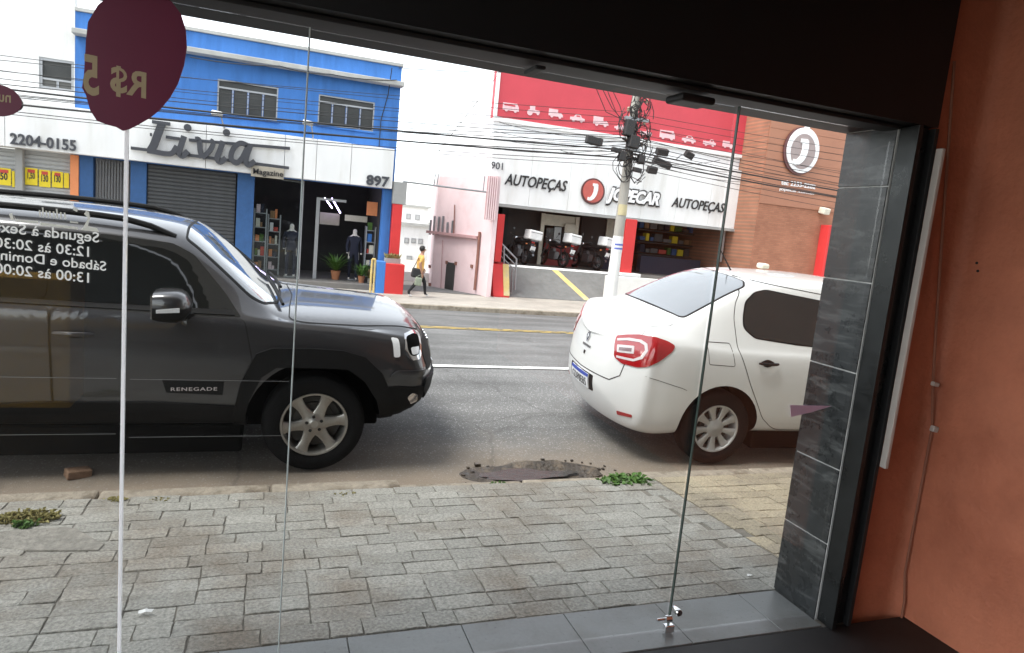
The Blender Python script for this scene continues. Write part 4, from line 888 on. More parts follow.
# ================================================================== auto parts shop (901)
JY = 25.2
jb = empty('auto_parts_building', (14, JY, -.55), label='large auto parts shop with white sign band, red panel and brick clad end', cat='building')
jx0 = X_(496, 90, JY); jx1 = X_(741, 190, JY); zt_ = Z_(497, 62, JY)+1.2; zband0 = Z_(615, 217, JY)
zred = Z_(615, 136, JY)
mb = MB(); mb.box(jx0, jx1, JY+.02, JY+.4, zband0+.05, zred); mb.build('band_wall', 'white_sheet', jb)
mb = MB(); mb.box(jx0, jx1, JY+.02, JY+.4, zred+.002, zt_); mb.build('upper_wall', 'red_panel', jb)
# white side wall with the falling roof line
pe = onX(438, 152, jx0); mb = MB(); mb.prism([(JY+.41, -1), (JY+.41, zt_), (pe.y, pe.z), (pe.y+.01, -1)], 'x', jx0, jx0+.25); mb.build('side_wall', 'white_sheet', jb)
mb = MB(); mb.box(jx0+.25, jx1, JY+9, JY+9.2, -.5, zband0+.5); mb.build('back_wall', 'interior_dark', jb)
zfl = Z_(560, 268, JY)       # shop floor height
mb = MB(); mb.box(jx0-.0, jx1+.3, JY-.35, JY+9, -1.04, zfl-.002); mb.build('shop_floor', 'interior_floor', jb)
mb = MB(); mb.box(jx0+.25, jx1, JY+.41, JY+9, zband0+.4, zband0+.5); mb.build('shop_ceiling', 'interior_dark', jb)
mb = MB(); mb.box(jx0+.02, jx1, JY-.3, JY+.3, zband0-.08, zband0+.02); mb.build('lintel', 'grey_render', jb)
# shop front behind the bikes: post, door, windows, red counter
def jbox(nm, m, xa, xb, ya, yb, Y, d=.08, par=None, **k):
    x0, x1 = X_(xa, (ya+yb)/2, Y), X_(xb, (ya+yb)/2, Y); z1, z0 = Z_((xa+xb)/2, ya, Y), Z_((xa+xb)/2, yb, Y); mb = MB(); mb.box(x0, x1, Y, Y+d, z0, z1); return mb.build(nm, m, par or jb, **k)
mat('dado_red', (.25, .02, .022), .6, var=.15)
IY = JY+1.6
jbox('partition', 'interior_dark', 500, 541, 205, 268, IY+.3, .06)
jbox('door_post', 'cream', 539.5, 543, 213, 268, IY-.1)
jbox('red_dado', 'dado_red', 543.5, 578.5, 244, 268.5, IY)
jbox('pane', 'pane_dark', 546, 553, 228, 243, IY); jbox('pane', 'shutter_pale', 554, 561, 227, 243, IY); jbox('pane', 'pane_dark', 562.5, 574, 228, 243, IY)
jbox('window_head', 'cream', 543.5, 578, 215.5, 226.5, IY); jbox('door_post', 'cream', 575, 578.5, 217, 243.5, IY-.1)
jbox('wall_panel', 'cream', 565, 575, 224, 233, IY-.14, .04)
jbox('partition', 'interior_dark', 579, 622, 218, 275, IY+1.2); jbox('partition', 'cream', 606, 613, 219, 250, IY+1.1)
jbox('kickboard', 'cloth_navy', 600, 612, 256, 271, IY+.3)
rp = jbox('red_pillar', 'red_paint', 623.5, 634.5, 219, 273.5, JY-.35, .35, bevel=.01)
jbox('pillar_foot', 'sign_white', 621, 641, 273.5, 277, JY-.6, .6, bevel=.02)
rp2 = jbox('red_pillar', 'red_paint', 496.5, 503, 214, 262, JY-2.2, .4, bevel=.01)
# goods inside the right bay
rnd = random.Random(21)
for row, (yy) in enumerate((228, 240, 252)):
    x = 640
    while x < 718:
        w = rnd.uniform(4, 9); h = rnd.uniform(3, 8)
        jbox('stock', rnd.choice(['interior_dark', 'cloth_navy', 'poster_red', 'poster_yellow', 'cloth_navy', 'shutter', 'leaf', 'wood', 'alu_dark', 'shutter', 'blue_dark']), x, x+w-1, yy+(x-640)*.11-h, yy+(x-640)*.11, IY+1.2+row*.0, .3); x += w
    a, b = onY(638, yy+.5, IY+1.1), onY(722, yy+9, IY+1.1); mb = MB(); mb.box(a.x, b.x, IY+1.05, IY+1.6, (a.z+b.z)/2-.06, (a.z+b.z)/2-.01); mb.build('stock_shelf', 'interior_dark', jb)
jbox('counter', 'cloth_navy', 640, 700, 258, 275, IY-.3, .3); jbox('steel_post', 'alu', 720, 724, 226, 262, JY+.1)
# sign band
js = empty('auto_parts_sign', ((jx0+jx1)/2, JY-.25, zband0), label='long white auto parts sign with black lettering, round emblem and raised logo', cat='sign')
SJ = JY-.22; zsb1 = Z_(615, 160, SJ)+.3; ncut = 7
for i in range(ncut):
    a = jx0+(jx1-jx0)*i/ncut; b = jx0+(jx1-jx0)*(i+1)/ncut; mb = MB(); mb.box(a+.004, b-.004, SJ, JY+.018, zband0+.03, zsb1); mb.build('panel', 'sign_white', js, bevel=.006)
stext('901', (491, 168.5), (502.5, 170), SJ-.03, 'letter_dark', js, .26, .0, .01)
stext('AUTOPE\u00c7AS', (504, 187), (566.5, 193), SJ-.03, 'letter_black', js, .52, .015, .015, shear=.25)
stext('AUTOPE\u00c7AS', (671, 209), (723.5, 217), SJ-.03, 'letter_black', js, .50, .015, .015, shear=.25)
def disc(par, px, py, rp_, Y, m, d0, d1, nm, n=36, sx=1):
    c = onY(px, py, Y); r_ = rp_*abs(onY(px+1, py, Y).x-c.x); mb = MB(); mb.prism([(c.x+r_*sx*math.cos(t), c.z+r_*math.sin(t)) for t in np.linspace(0, 2*math.pi, n+1)[:-1]], 'y', Y+d0, Y+d1); return mb.build(nm, m, par)
mat('pictogram_pale', (.74, .50, .52), .6); mat('emblem_dark', (.10, .03, .03), .4); mat('emblem_red', (.50, .10, .08), .4); mat('emblem_grey', (.30, .24, .23), .35); mat('emblem_white', (.82, .82, .82), .4)
ex, ey_ = 592.5, 191.5
disc(js, ex, ey_, 11.8, SJ, 'emblem_dark', -.06, -.005, 'emblem_rim'); disc(js, ex-.2, ey_-.2, 10.2, SJ, 'emblem_red', -.085, -.061, 'emblem_disc')
def jglyph(par, cx, cy, s, Y, m, d0, d1, nm):
    """a bold J with a swept foot inside a disc; cx, cy, s in pixels"""
    mb = MB(); top = [(cx-.05*s, cy-.62*s), (cx+.35*s, cy-.58*s)]
    pts = crom([(cx+.22*s, cy-.62*s), (cx+.2*s, cy-.1*s), (cx+.02*s, cy+.4*s), (cx-.3*s, cy+.68*s), (cx-.55*s, cy+.62*s)], 4)
    k = abs(onY(cx+1, cy, Y).x-onY(cx, cy, Y).x)*s
    ribbon(mb, [XZ(x, y, Y) for x, y in pts], [k*(.42-.2*i/len(pts)) for i in range(len(pts))], Y+d0, Y+d1)
    ribbon(mb, [XZ(x, y, Y) for x, y in top], k*.2, Y+d0-.006, Y+d1); return mb.build(nm, m, par)
jglyph(js, ex, ey_, 11, SJ, 'emblem_white', -.115, -.086, 'emblem_letter')
t = stext('JOPECAR', (605.5, 205.5), (659, 212), SJ-.05, 'letter_black', js, .80, .09, .02, 'logo_shadow', shear=.3)
t2 = stext('JOPECAR', (606, 203.5), (658, 210), SJ-.12, 'emblem_white', js, .66, .045, .02, 'logo_letters', shear=.3)
# red panel with printed vehicle pictograms
rpn = empty('pictogram_board', ((jx0+jx1)/2, JY-.05, zred), label='red panel with a row of white vehicle pictograms above the auto parts sign', cat='panel')
mb = MB(); mb.box(jx0+.1, jx1-.05, JY-.06, JY+.018, zred+.03, zt_-.02); mb.build('board', 'red_panel', rpn)
mb = MB(); mb.box(jx0, jx1, JY-.10, JY+.018, zred-.12, zred+.028); mb.build('edge_strip', 'sign_white', rpn)
mb = MB(); mb.box(jx0-.02, jx0+.098, JY-.10, JY+.018, zred+.03, zt_); mb.build('edge_strip', 'sign_white', rpn)
SH = {'bus': [(-1, -.35), (-1, .45), (.7, .5), (.95, .1), (1, -.35)], 'truck': [(-1, -.3), (-1, .55), (.25, .55), (.25, .2), (.65, .2), (.95, -.05), (1, -.3)], 'car': [(-1, -.3), (-1, .02), (-.55, .08), (-.25, .4), (.35, .4), (.6, .08), (1, -.02), (1, -.3)],
      'tractor': [(-.5, -.3), (-.6, .5), (.1, .55), (.15, .1), (.8, .05), (.8, -.3)], 'pickup': [(-1, -.3), (-1, .12), (.0, .12), (.1, .42), (.5, .42), (.7, .1), (1, .05), (1, -.3)]}
for kind, px, py, w in (('bus', 511, 107.5, 9), ('tractor', 534, 110.5, 8), ('truck', 556, 114, 8), ('car', 577.5, 118, 8), ('truck', 601, 122, 8.5), ('car', 620, 127, 6), ('pickup', 646, 132.5, 6.5), ('bus', 667.5, 135, 8.5), ('car', 689, 139, 7.5), ('pickup', 709.5, 142.5, 7), ('truck', 728, 145, 6)):
    Y = JY-.07; c = onY(px, py, Y); k = .92*w*abs(onY(px+1, py, Y).x-c.x); mb = MB()
    mb.prism([(c.x+x*k, c.z+z*k) for x, z in SH[kind]], 'y', Y-.012, Y+.008)
    for wx_ in (-.55, .55):
        r_ = .2*k if not (kind == 'tractor' and wx_ < 0) else .38*k
        mb.prism([(c.x+wx_*k+r_*math.cos(t), c.z-.32*k+r_*math.sin(t)) for t in np.linspace(0, 2*math.pi, 15)[:-1]], 'y', Y-.022, Y-.013)
    o = mb.build('pictogram', 'pictogram_pale', rpn)
    if kind != 'tractor':
        m2 = MB(); a, b = (-.85, .5) if kind == 'bus' else (.32, .55) if kind == 'truck' else (-.2, .3) if kind == 'car' else (.15, .45); m2.box(c.x+a*k, c.x+b*k, Y-.018, Y-.0125, c.z+.14*k, c.z+.32*k); m2.build('pictogram_window', 'red_panel', o)
# brick clad block at the right end
KY = 23.6; kx0 = X_(759, 200, KY)
kb_ = empty('brick_block', (kx0+3, KY, -.55), label='brown brick clad block at the right end of the auto parts shop', cat='building')
mb = MB(); mb.box(kx0, kx0+12, KY, KY+14, -1.0, zt_+.3); mb.build('wall', 'brick_cladding', kb_)
zst = Z_(800, 208, KY); mat('brown_board', (.36, .16, .095), .6, var=.08, vscale=1)
n_b = 9; zz0 = zst
for i in range(n_b):
    h = (zt_+.25-zst)/n_b; mb = MB(); mb.box(kx0+.02, kx0+11.9, KY-.03, KY-.002, zst+i*h, zst+(i+1)*h-.012); mb.build('clad_board', 'brown_board', kb_)
es = empty('wall_emblem', tuple(onY(803, 172, KY-.1)), label='round white emblem with swept letter and phone lines on the brick block', cat='emblem')
disc(es, 801, 151, 19, KY-.1, 'emblem_dark', -.02, .04, 'rim', sx=.92); disc(es, 802.5, 150.5, 18, KY-.12, 'emblem_white', -.05, -.005, 'face', sx=.9)
disc(es, 803, 151.5, 14, KY-.17, 'emblem_grey', -.02, -.003, 'field', sx=.88); jglyph(es, 801.5, 151, 16.5, KY-.19, 'emblem_white', -.04, -.005, 'letter')
mb = MB(); c = onY(807, 131, KY-.15); mb.box(c.x-.12, c.x+.12, KY-.16, KY-.1, c.z-.05, c.z+.22); mb.build('stub', 'emblem_white', es)
stext('tel: 2253-2282', (781, 184.5), (815, 190), KY-.06, 'emblem_white', es, .2, .02, .005); stext('jopecar.com.br', (779, 191), (815, 196), KY-.06, 'emblem_white', es, .16, .01, .005)
mb = MB(); c = onY(824.5, 211, KY-.2); mb.cbox((c.x, KY-.2, c.z), (.32, .36, .26), rot=(.2, 0, 0)); o = solo('wall_lamp', mb, 'cream', 'small pale lamp box on the brick block', 'lamp', bevel=.03)
mb = MB(); a = onY(827, 230, KY-.4); mb.box(a.x, a.x+.2, KY-.5, KY-.002, -.5, Z_(828, 225, KY-.4)); solo('red_post', mb, 'red_paint', 'red post standing at the right of the brick block', 'post', bevel=.02)
# flood lights over the band
for i, (px, py, w, rz) in enumerate(((662, 152, 1.0, 0), (689, 155, .75, .3), (662, 163, 1.6, .25), (652, 170, .8, 0))):
    p = onY(px, py, SJ-.9); o = empty('flood_light', (p.x, SJ-.9, p.z), label=['black flood light above the sign, upper left', 'black flood light above the sign, farthest right', 'long black flood light above the sign, in the middle', 'lowest small black flood light above the sign'][i], cat='flood light', group='flood lights above the auto parts sign')
    mb = MB(); mb.cbox((p.x, SJ-.9, p.z), (w*.5, .24, .26), rot=(.4, rz, 0)); mb.build('housing', 'wire_black', o, bevel=.03)
    mb = MB(); mb.tube([(p.x, SJ-.8, p.z+.05), (p.x, SJ-.3, p.z+.02), (p.x, SJ-.02, p.z-.1)], .025, 6); mb.build('arm', 'steel_grey', o)
# ramp, low walls, rail
RY0 = 22.75; rx0 = X_(507, 297, RY0); rx1 = X_(612, 297, RY0)+2.2
mb = MB(); mb.prism([(RY0, -.9), (RY0, -.505), (JY-.36, zfl), (JY-.36, -.9)], 'x', rx0, rx1); rmp = struct(mb.build('ramp', 'ramp_grey'))
def zramp(Y): return -.505+(zfl+.505)*(Y-RY0)/(JY-.36-RY0)
A, B = onY(553, 269.5, JY-.4), onY(588, 296, RY0+.05)
mb = MB(); w = .13; mb.add([(A.x-w, JY-.42, zramp(JY-.42)+.006), (A.x+w, JY-.42, zramp(JY-.42)+.006), (B.x+w, RY0+.05, zramp(RY0+.05)+.006), (B.x-w, RY0+.05, zramp(RY0+.05)+.006)], [(0, 3, 2, 1)]); struct(mb.build('ramp_line', 'yellow_paint'))
mb = MB(); mb.add([(rx0, JY-.5, zramp(JY-.5)+.006), (rx1, JY-.5, zramp(JY-.5)+.006), (rx1, JY-.37, zfl+.006), (rx0, JY-.37, zfl+.006)], [(0, 1, 2, 3)]); struct(mb.build('ramp_edge', 'sign_white'))
lw = empty('ramp_wall', (rx0-.3, RY0, -.52), label='low red wall with yellow sloping top beside the ramp', cat='wall')
zw = .35
mb = MB(); mb.prism([(RY0-.25, -.6), (RY0-.25, -.47), (JY-2.3, Z_(495, 264, JY-2.2)), (JY-1.8, Z_(495, 264, JY-2.2)+.05), (JY-1.8, -.6)], 'x', rx0-.6, rx0-.005); mb.build('body', 'red_paint', lw)
zq = Z_(495, 264, JY-2.2); mb = MB(); mb.prism([(RY0-.26, -.468), (RY0-.26, -.44), (JY-2.31, zq+.03), (JY-2.3, zq+.002)], 'x', rx0-.22, rx0+.0); mb.build('coping', 'yellow_paint', lw)
rl = empty('hand_rail', (rx0, RY0+.5, -.4), label='grey steel hand rail at the left edge of the ramp', cat='hand rail')
h0, h1, h2 = onY(497, 239, JY-2.0), onY(516.5, 259, RY0+.15), onY(515, 290, RY0+.15)
mb = MB(); mb.tube([h0, h1, h2], .035, 8); mb.build('top_rail', 'steel_grey', rl, smooth=True)
for (a, b) in (((504, 247), (504, 273)), ((512.5, 270), (511.5, 296))): mb = MB(); mb.tube([onY(*a, RY0+.3), onY(*b, RY0+.3)], .03, 8); mb.build('post', 'steel_grey', rl)
for dy in (8, 15): mb = MB(); mb.tube([h0+Vector((0, 0, -.028*dy)), h1+Vector((0, 0, -.028*dy))], .022, 6); mb.build('bar', 'steel_grey', rl)
mb = MB(); a, b = X_(607, 280, 22.9), X_(668, 280, 22.9); mb.box(a, b, 22.8, 23.1, -.6, Z_(625, 277, 22.9)); solo('white_low_wall', mb, 'whitewash', 'low whitewashed wall behind the pole at the ramp', 'wall', bevel=.02)
mb = MB(); mb.box(jx0-.9, jx1+8, RY0+.0, JY-.36, -.6, -.51); mb.v = [(max(x, rx1+.01), y, z) for x, y, z in mb.v]; struct(mb.build('forecourt', 'far_pavers'))
# ================================================================== utility pole and wires
PYp = 20.25; pbx = X_(611, 292, PYp); ptx = X_(637, 90, PYp); pzt = 9.6
pk_ = (ptx-pbx)/(Z_(637, 90, PYp)+.57)
pole = empty('utility_pole', (pbx, PYp, -.57), label='round concrete utility pole with whitewashed foot and a tangle of cables', cat='utility pole')
def pax(z): return pbx+pk_*(z+.57)
zwsh = Z_(617, 236, PYp)
def prad(z): return .185-.0085*z
mb = MB(); mb.lathe([(prad(-.6)+.012, -.6), (prad(zwsh)+.004, zwsh)], (0, 0, 0), 'z', 24); mb.v = [(x+pax(z), y+PYp, z) for x, y, z in mb.v]; mb.build('whitewash_band', 'whitewash', pole, smooth=True)
mb = MB(); mb.lathe([(prad(zwsh), zwsh), (prad(3), 3), (prad(6), 6), (prad(pzt), pzt), (0, pzt)], (0, 0, 0), 'z', 24); mb.v = [(x+pax(z), y+PYp, z) for x, y, z in mb.v]; mb.build('shaft', 'concrete_pole', pole, smooth=True)
def wrap(px, py0, py1, m, nm, a0=200, a1=340, dr=.012):
    z1, z0 = Z_(px, py0, PYp-.17), Z_(px, py1, PYp-.17); mb = MB(); vs = []; n = 10
    for i in range(n+1):
        a = R(a0+(a1-a0)*i/n)
        for z in (z0, z1): r_ = prad(z)+dr; vs.append((pax(z)+r_*math.cos(a), PYp+r_*math.sin(a), z))
    mb.add(vs, [(2*i, 2*i+2, 2*i+3, 2*i+1) for i in range(n)]); return mb.build(nm, m, pole)
mat('tag_yellow', (.52, .45, .26), .6, var=.15); mat('print_blue', (.10, .14, .45), .6, var=.3, vscale=40)
wrap(620, 204, 215, 'tag_yellow', 'yellow_tag'); w_ = wrap(616.5, 241, 252, 'paper_white', 'flyer')
for q in (243.5, 247.5): wrap(616.5, q, q+1.8, 'print_blue', 'flyer_print', 215, 325, .016)
# cross arms, boxes and loops at the cable level
for zc, L_, yo in ((Z_(632, 120, PYp), 1.7, -.22), (Z_(630, 150, PYp), .9, -.24)):
    mb = MB(); mb.box(pax(zc)-L_*.25, pax(zc)+L_*.25, PYp+yo-.05, PYp+yo+.05, zc-.05, zc+.05); mb.build('cross_arm', 'steel_grey', pole, bevel=.008)
for i in range(6):
    zc = Z_(632, 102+i*11, PYp); mb = MB(); mb.lathe([(0, 0), (.05, 0), (.06, .04), (.035, .06), (.055, .09), (.03, .13), (0, .14)], (pax(zc)+(-.32 if i % 2 else .3), PYp-.2, zc), 'z', 12); mb.build('insulator', 'insulator', pole, smooth=True)
for (px, py, w, h, d) in ((594, 141, .55, .24, .2), (622, 156, .22, .3, .2), (641, 159, .24, .26, .2), (629, 128, .3, .5, .25), (633, 142, .34, .4, .3), (637, 170, .3, .14, .16), (616, 150, .3, .14, .16)):
    p = onY(px, py, PYp-.3); mb = MB(); mb.cbox((p.x, PYp-.3, p.z), (w, d, h), rot=(0, .1, 0)); mb.build('splice_box', 'wire_black', pole, bevel=.03, seg=3)
rnd = random.Random(5)
for i in range(44):
    z = Z_(632, rnd.uniform(98, 172), PYp); r_ = rnd.uniform(.1, .45); cx = pax(z)+rnd.uniform(-.35, .35); mb = MB(); pts = []
    a0 = rnd.uniform(0, 6.28)
    for k in range(15): a = a0+k/14*rnd.uniform(4.0, 6.4); pts.append((cx+r_*math.cos(a)*.8, PYp-.25+rnd.uniform(-.06, .06), z+r_*math.sin(a)*1.1))
    mb.tube(pts, rnd.uniform(.009, .018), 5); mb.build('cable_loop', 'wire_black', pole, smooth=True)
mb = MB(); p = [onY(x, y, PYp-.2) for x, y in ((640, 108), (641, 97), (646, 91), (650, 97), (650, 108), (645, 118))]; mb.tube(p, .018, 6); mb.build('cable_loop', 'wire_black', pole, smooth=True)
# wires: px heights at the left frame edge and at the pole, then on to the right edge
def wire(label, pts, r_, Y0=PYp-.25, sag=.0, Ys=None, grp='overhead wires along the far pavement'):
    """pts: pixels on the plane Y (or one Y each); long straight spans, sagging a little between the points"""
    P = [onY(x, y, (Ys[i] if Ys else Y0)) for i, (x, y) in enumerate(pts)]; out = []
    for a, b in zip(P, P[1:]):
        n = 14
        for k in range(n): t = k/n; q = a.lerp(b, t); q.z -= sag*4*t*(1-t); out.append(q)
    out.append(P[-1]); mb = MB(); mb.tube(out, r_, 6); o = solo('overhead_wire', mb, 'wire_black', label, 'wire', grp, smooth=True); return o
LB = 'thin black overhead wire running along the street to the pole'
TH = 'thick black overhead cable running along the street to the pole'
for (yl, yp, yr, r_, s) in ((88, 150, 196, .026, .12), (104, 158, 203, .026, .1)):
    wire(TH, [(-120, yl-14), (628, yp), (1000, yr+20)], r_, sag=s)
for i, (yl, yp, yr, r_, s) in enumerate(((52, 118, 150, .008, .15), (60, 112, 146, .008, .1), (70, 125, 158, .009, .12), (76, 132, 166, .009, .2), (83, 138, 176, .012, .12), (92, 142, 183, .012, .22), (95, 147, 189, .010, .14), (99, 152, 193, .014, .25), (108, 161, 200, .010, .2), (66, 122, 172, .007, .3), (112, 166, 210, .009, .15), (90, 135, 180, .011, .3))):
    wire(LB, [(-120, yl-12), (628, yp), (1000, yr+25)], r_, sag=s)
# service drops from the pole to the buildings, and the bundle going up
UPL = 'cable hanging from the top of the pole in front of the red panel'
for i, (x, y, xm, ym) in enumerate(((592, 78, 606, 112), (598, 80, 612, 108), (604, 82, 616, 112), (609, 83, 620, 106))):
    wire(UPL, [(x-14, y-52), (x, y), (xm, ym), (628, 122+i*4)], .012, grp='cables in front of the red panel')
DR = 'service cable sagging from the pole to the auto parts sign'
for i, (x, y) in enumerate(((499, 122), (494, 131), (498, 139), (492, 148), (560, 150), (742, 172), (745, 182), (720, 160))):
    Yb = JY-.3; wire(DR, [(x, y), (629, 138+i*3)], .011, Ys=[Yb, PYp-.25], sag=.18, grp='service cables to the auto parts shop')
wire('service cable crossing from the blue roof corner towards the red panel', [(399, 68), (530, 72)], .012, Ys=[FY-.1, JY-.3], sag=.05)
wire('stay wire running diagonally down from the white side wall', [(497, 76), (438, 152)], .010, Ys=[JY-.3, 27.0])
wire('cable hanging down the blue facade near its right corner', [(392, 68), (388, 95), (381, 120), (379, 148)], .014, Ys=[FY-.45, FY-.05, FY-.05, FY-.05])
wire('cable lying along the ledge of the blue facade', [(190, 57), (280, 66), (330, 74), (397, 80)], .014, Ys=[FY-.43]*4, sag=.06)
# ================================================================== motorcycles
mat('tyre', (.009, .009, .0095), .85, spec=.15, var=.15, vscale=20, bump=.2, bscale=60); mat('bike_black', (.015, .015, .017), .3, coat=.3); mat('bike_red', (.35, .02, .02), .3, coat=.5); mat('box_white', (.78, .78, .77), .45)
mat('engine', (.14, .14, .145), .4, metal=.7, var=.2); mat('tail_red', (.5, .01, .01), .2, spec=.6)
def motorbike(loc, rz, label, body, tilt=.12, box=True):
    o = empty('motorcycle', loc, (0, 0, rz), label, 'motorcycle', 'motorcycles parked in front of the auto parts shop')
    o.rotation_euler = Euler((tilt, 0, rz), 'XYZ')
    def part(nm, m, mb, par=o, **k): return mb.build(nm, m, par, world=False, **k)
    for xw in (0, 1.28):
        mb = MB(); mb.lathe([(.22, -.045), (.27, -.055), (.30, -.03), (.31, 0), (.30, .03), (.27, .055), (.22, .045), (.22, -.045)], (xw, 0, .31), 'y', 28); t = part('wheel', 'tyre', mb, smooth=True)
        mb = MB(); mb.lathe([(.19, -.03), (.225, -.03), (.225, .03), (.19, .03), (.19, -.03)], (xw, 0, .31), 'y', 28); mb.lathe([(0, -.06), (.05, -.06), (.05, .06), (0, .06)], (xw, 0, .31), 'y', 12)
        for k in range(10): a = k*math.pi/5; mb.tube([(xw+.04*math.cos(a), 0, .31+.04*math.sin(a)), (xw+.2*math.cos(a), 0, .31+.2*math.sin(a))], .008, 4)
        part('rim', 'engine', mb, t, smooth=True)
    mb = MB(); mb.cbox((.62, 0, .42), (.38, .24, .32)); mb.cbox((.7, 0, .6), (.2, .16, .2), rot=(0, .3, 0)); part('engine', 'engine', mb, bevel=.03)
    mb = MB(); mb.tube([(.95, 0, .95), (.55, 0, .75), (.25, 0, .72), (-.1, 0, .8)], .03, 8); mb.tube([(.95, 0, .95), (.8, 0, .3), (.45, 0, .28), (0, .09, .31)], .028, 8); mb.tube([(.45, 0, .28), (0, -.09, .31)], .025, 8); mb.tube([(.15, .1, .7), (.0, .1, .31)], .025, 8); mb.tube([(.15, -.1, .7), (.0, -.1, .31)], .025, 8); part('frame', 'bike_black', mb, smooth=True)
    mb = MB(); mb.lathe([(0, -.24), (.08, -.2), (.135, -.05), (.14, .1), (.1, .22), (0, .25)], (.72, 0, .86), 'x', 16); mb.v = [(x, y*1.1, z+(z-.86)*.0) for x, y, z in mb.v]; part('tank', body, mb, smooth=True)
    mb = MB(); mb.prism([(.55, .82), (.5, .9), (.1, .88), (-.18, .94), (-.2, .88), (.1, .8)], 'y', -.12, .12); part('seat', 'bike_black', mb, bevel=.03)
    mb = MB(); mb.prism([(.2, .74), (.15, .84), (-.3, .92), (-.34, .88)], 'y', -.085, .085); part('tail_fairing', body, mb, bevel=.02)
    mb = MB(); mb.cbox((-.36, 0, .86), (.05, .14, .07)); part('tail_light', 'tail_red', mb, bevel=.015)
    mb = MB(); mb.prism([(-.3, .84), (-.33, .84), (-.46, .5), (-.43, .5)], 'y', -.07, .07); f = part('mud_flap', 'bike_black', mb)
    mb = MB(); mb.cbox((-.44, 0, .63), (.012, .2, .17), rot=(0, -.35, 0)); part('number_plate', 'box_white', mb, f)
    for s in (-1, 1):
        mb = MB(); mb.tube([(1.0, s*.09, .98), (1.13, s*.09, .62), (1.28, s*.09, .31)], [.028, .034, .026], 8); part('fork', 'engine', mb, smooth=True)
        mb = MB(); mb.tube([(.9, s*.18, 1.12), (.86, s*.24, 1.25)], .008, 5); mb.lathe([(0, -.01), (.05, -.01), (.055, 0), (0, .02)], (.85, s*.25, 1.29), 'x', 12); part('mirror', 'bike_black', mb, smooth=True)
        mb = MB(); mb.cbox((-.2, s*.17, .78), (.06, .05, .04)); part('indicator', 'orange_paint', mb, bevel=.01)
    mb = MB(); mb.tube([(.86, -.36, 1.06), (.94, -.3, 1.08), (.99, -.1, 1.02), (.99, .1, 1.02), (.94, .3, 1.08), (.86, .36, 1.06)], .016, 8); part('handlebar', 'engine', mb, smooth=True)
    mb = MB(); mb.lathe([(0, -.1), (.07, -.08), (.095, 0), (.095, .02), (0, .035)], (1.06, 0, .95), 'x', 16); part('headlight', 'chrome', mb, smooth=True)
    mb = MB(); vs = []
    for i in range(9):
        a = R(35+i*13); c_ = (1.28+.35*math.cos(a), .31+.35*math.sin(a)); vs += [(c_[0], -.06, c_[1]), (c_[0], 0, c_[1]+.015), (c_[0], .06, c_[1])]
    mb.add(vs, [(3*i+k, 3*i+k+1, 3*i+4+k, 3*i+3+k) for i in range(8) for k in (0, 1)]); part('front_mudguard', body, mb, smooth=True)
    mb = MB(); mb.tube([(.6, -.14, .3), (.3, -.16, .28), (-.25, -.17, .42)], [.025, .04, .05], 10); part('exhaust', 'engine', mb, smooth=True)
    if box:
        mb = MB(); mb.box(-.52, -.04, -.26, .26, .95, 1.29); b = part('top_box', 'box_white', mb, bevel=.04, seg=3)
        mb = MB(); mb.box(-.525, -.055, -.245, .245, 1.20, 1.215); part('lid_seam', 'bike_black', mb, b)
        mb = MB(); mb.box(-.46, -.1, -.15, .15, .90, .948); part('rack', 'engine', mb, b)
    return o
for (px, py, rz, lab, bd) in ((522, 268, R(98), 'leftmost parked motorcycle with white top box beside the red pillar', 'bike_black'), (560, 270, R(106), 'middle parked motorcycle with white top box at the ramp line', 'bike_black'), (594, 274, R(108), 'rightmost parked motorcycle with white top box nearest the pole', 'bike_black')):
    p = onY(px, py, JY+.35); motorbike((p.x, JY+.2, zfl), rz, lab, bd).scale = (1.08, 1.08, 1.08)
# ================================================================== walking person
mat('skin', (.38, .20, .13), .55); mat('hair', (.015, .012, .010), .6); mat('top_yellow', (.72, .42, .12), .85, var=.15, vscale=12); mat('trousers', (.012, .012, .014), .85); mat('bag_dark', (.02, .02, .022), .6); mat('bag_print', (.26, .29, .22), .6, var=.35, vscale=18); mat('shoe_white', (.7, .68, .66), .6)
pp_ = onZ(419, 297.5, -.545); 
pe_ = empty('person', (pp_.x, 21.3, -.545), label='person in yellow top and black trousers walking with bags past the alley', cat='person')
# faces +X, mid stride; coordinates in metres, x forward, y left
J = [(0, 0, .88), (.01, 0, 1.05), (.02, 0, 1.24), (.035, 0, 1.36), (.05, 0, 1.42), (.06, 0, 1.50), (.065, 0, 1.57),
     (.02, .15, 1.29), (-.06, .19, 1.06), (.10, .19, .90), (.17, .18, .87),
     (.02, -.15, 1.29), (-.05, -.19, 1.05), (.02, -.19, .83), (.04, -.19, .75),
     (.01, .085, .82), (.20, .08, .46), (.24, .08, .09), (.36, .08, .035),
     (-.01, -.085, .82), (-.10, -.085, .46), (-.33, -.085, .16), (-.30, -.085, .04), (-.20, -.085, .03)]
E_ = [(0, 1), (1, 2), (2, 3), (3, 4), (4, 5), (5, 6), (2, 7), (7, 8), (8, 9), (9, 10), (2, 11), (11, 12), (12, 13), (13, 14), (0, 15), (15, 16), (16, 17), (17, 18), (0, 19), (19, 20), (20, 21), (21, 22), (22, 23)]
rd = [(.13, .15), (.12, .14), (.11, .15), .055, .055, .082, .06, .065, .05, .036, .03, .065, .05, .036, .03, .095, .065, .042, .03, .095, .065, .045, .038, .028]
me = figure_mesh('body', J, E_, rd, ['skin', 'top_yellow', 'trousers', 'shoe_white'], 2)
def pcol(c):
    if c.z > 1.33: return 0
    if c.z < .075: return 3
    if (abs(c.y) > .15 and c.z < 1.12): return 0
    return 1 if c.z > .84 else 2
paint(me, pcol); link('body', me, pe_)
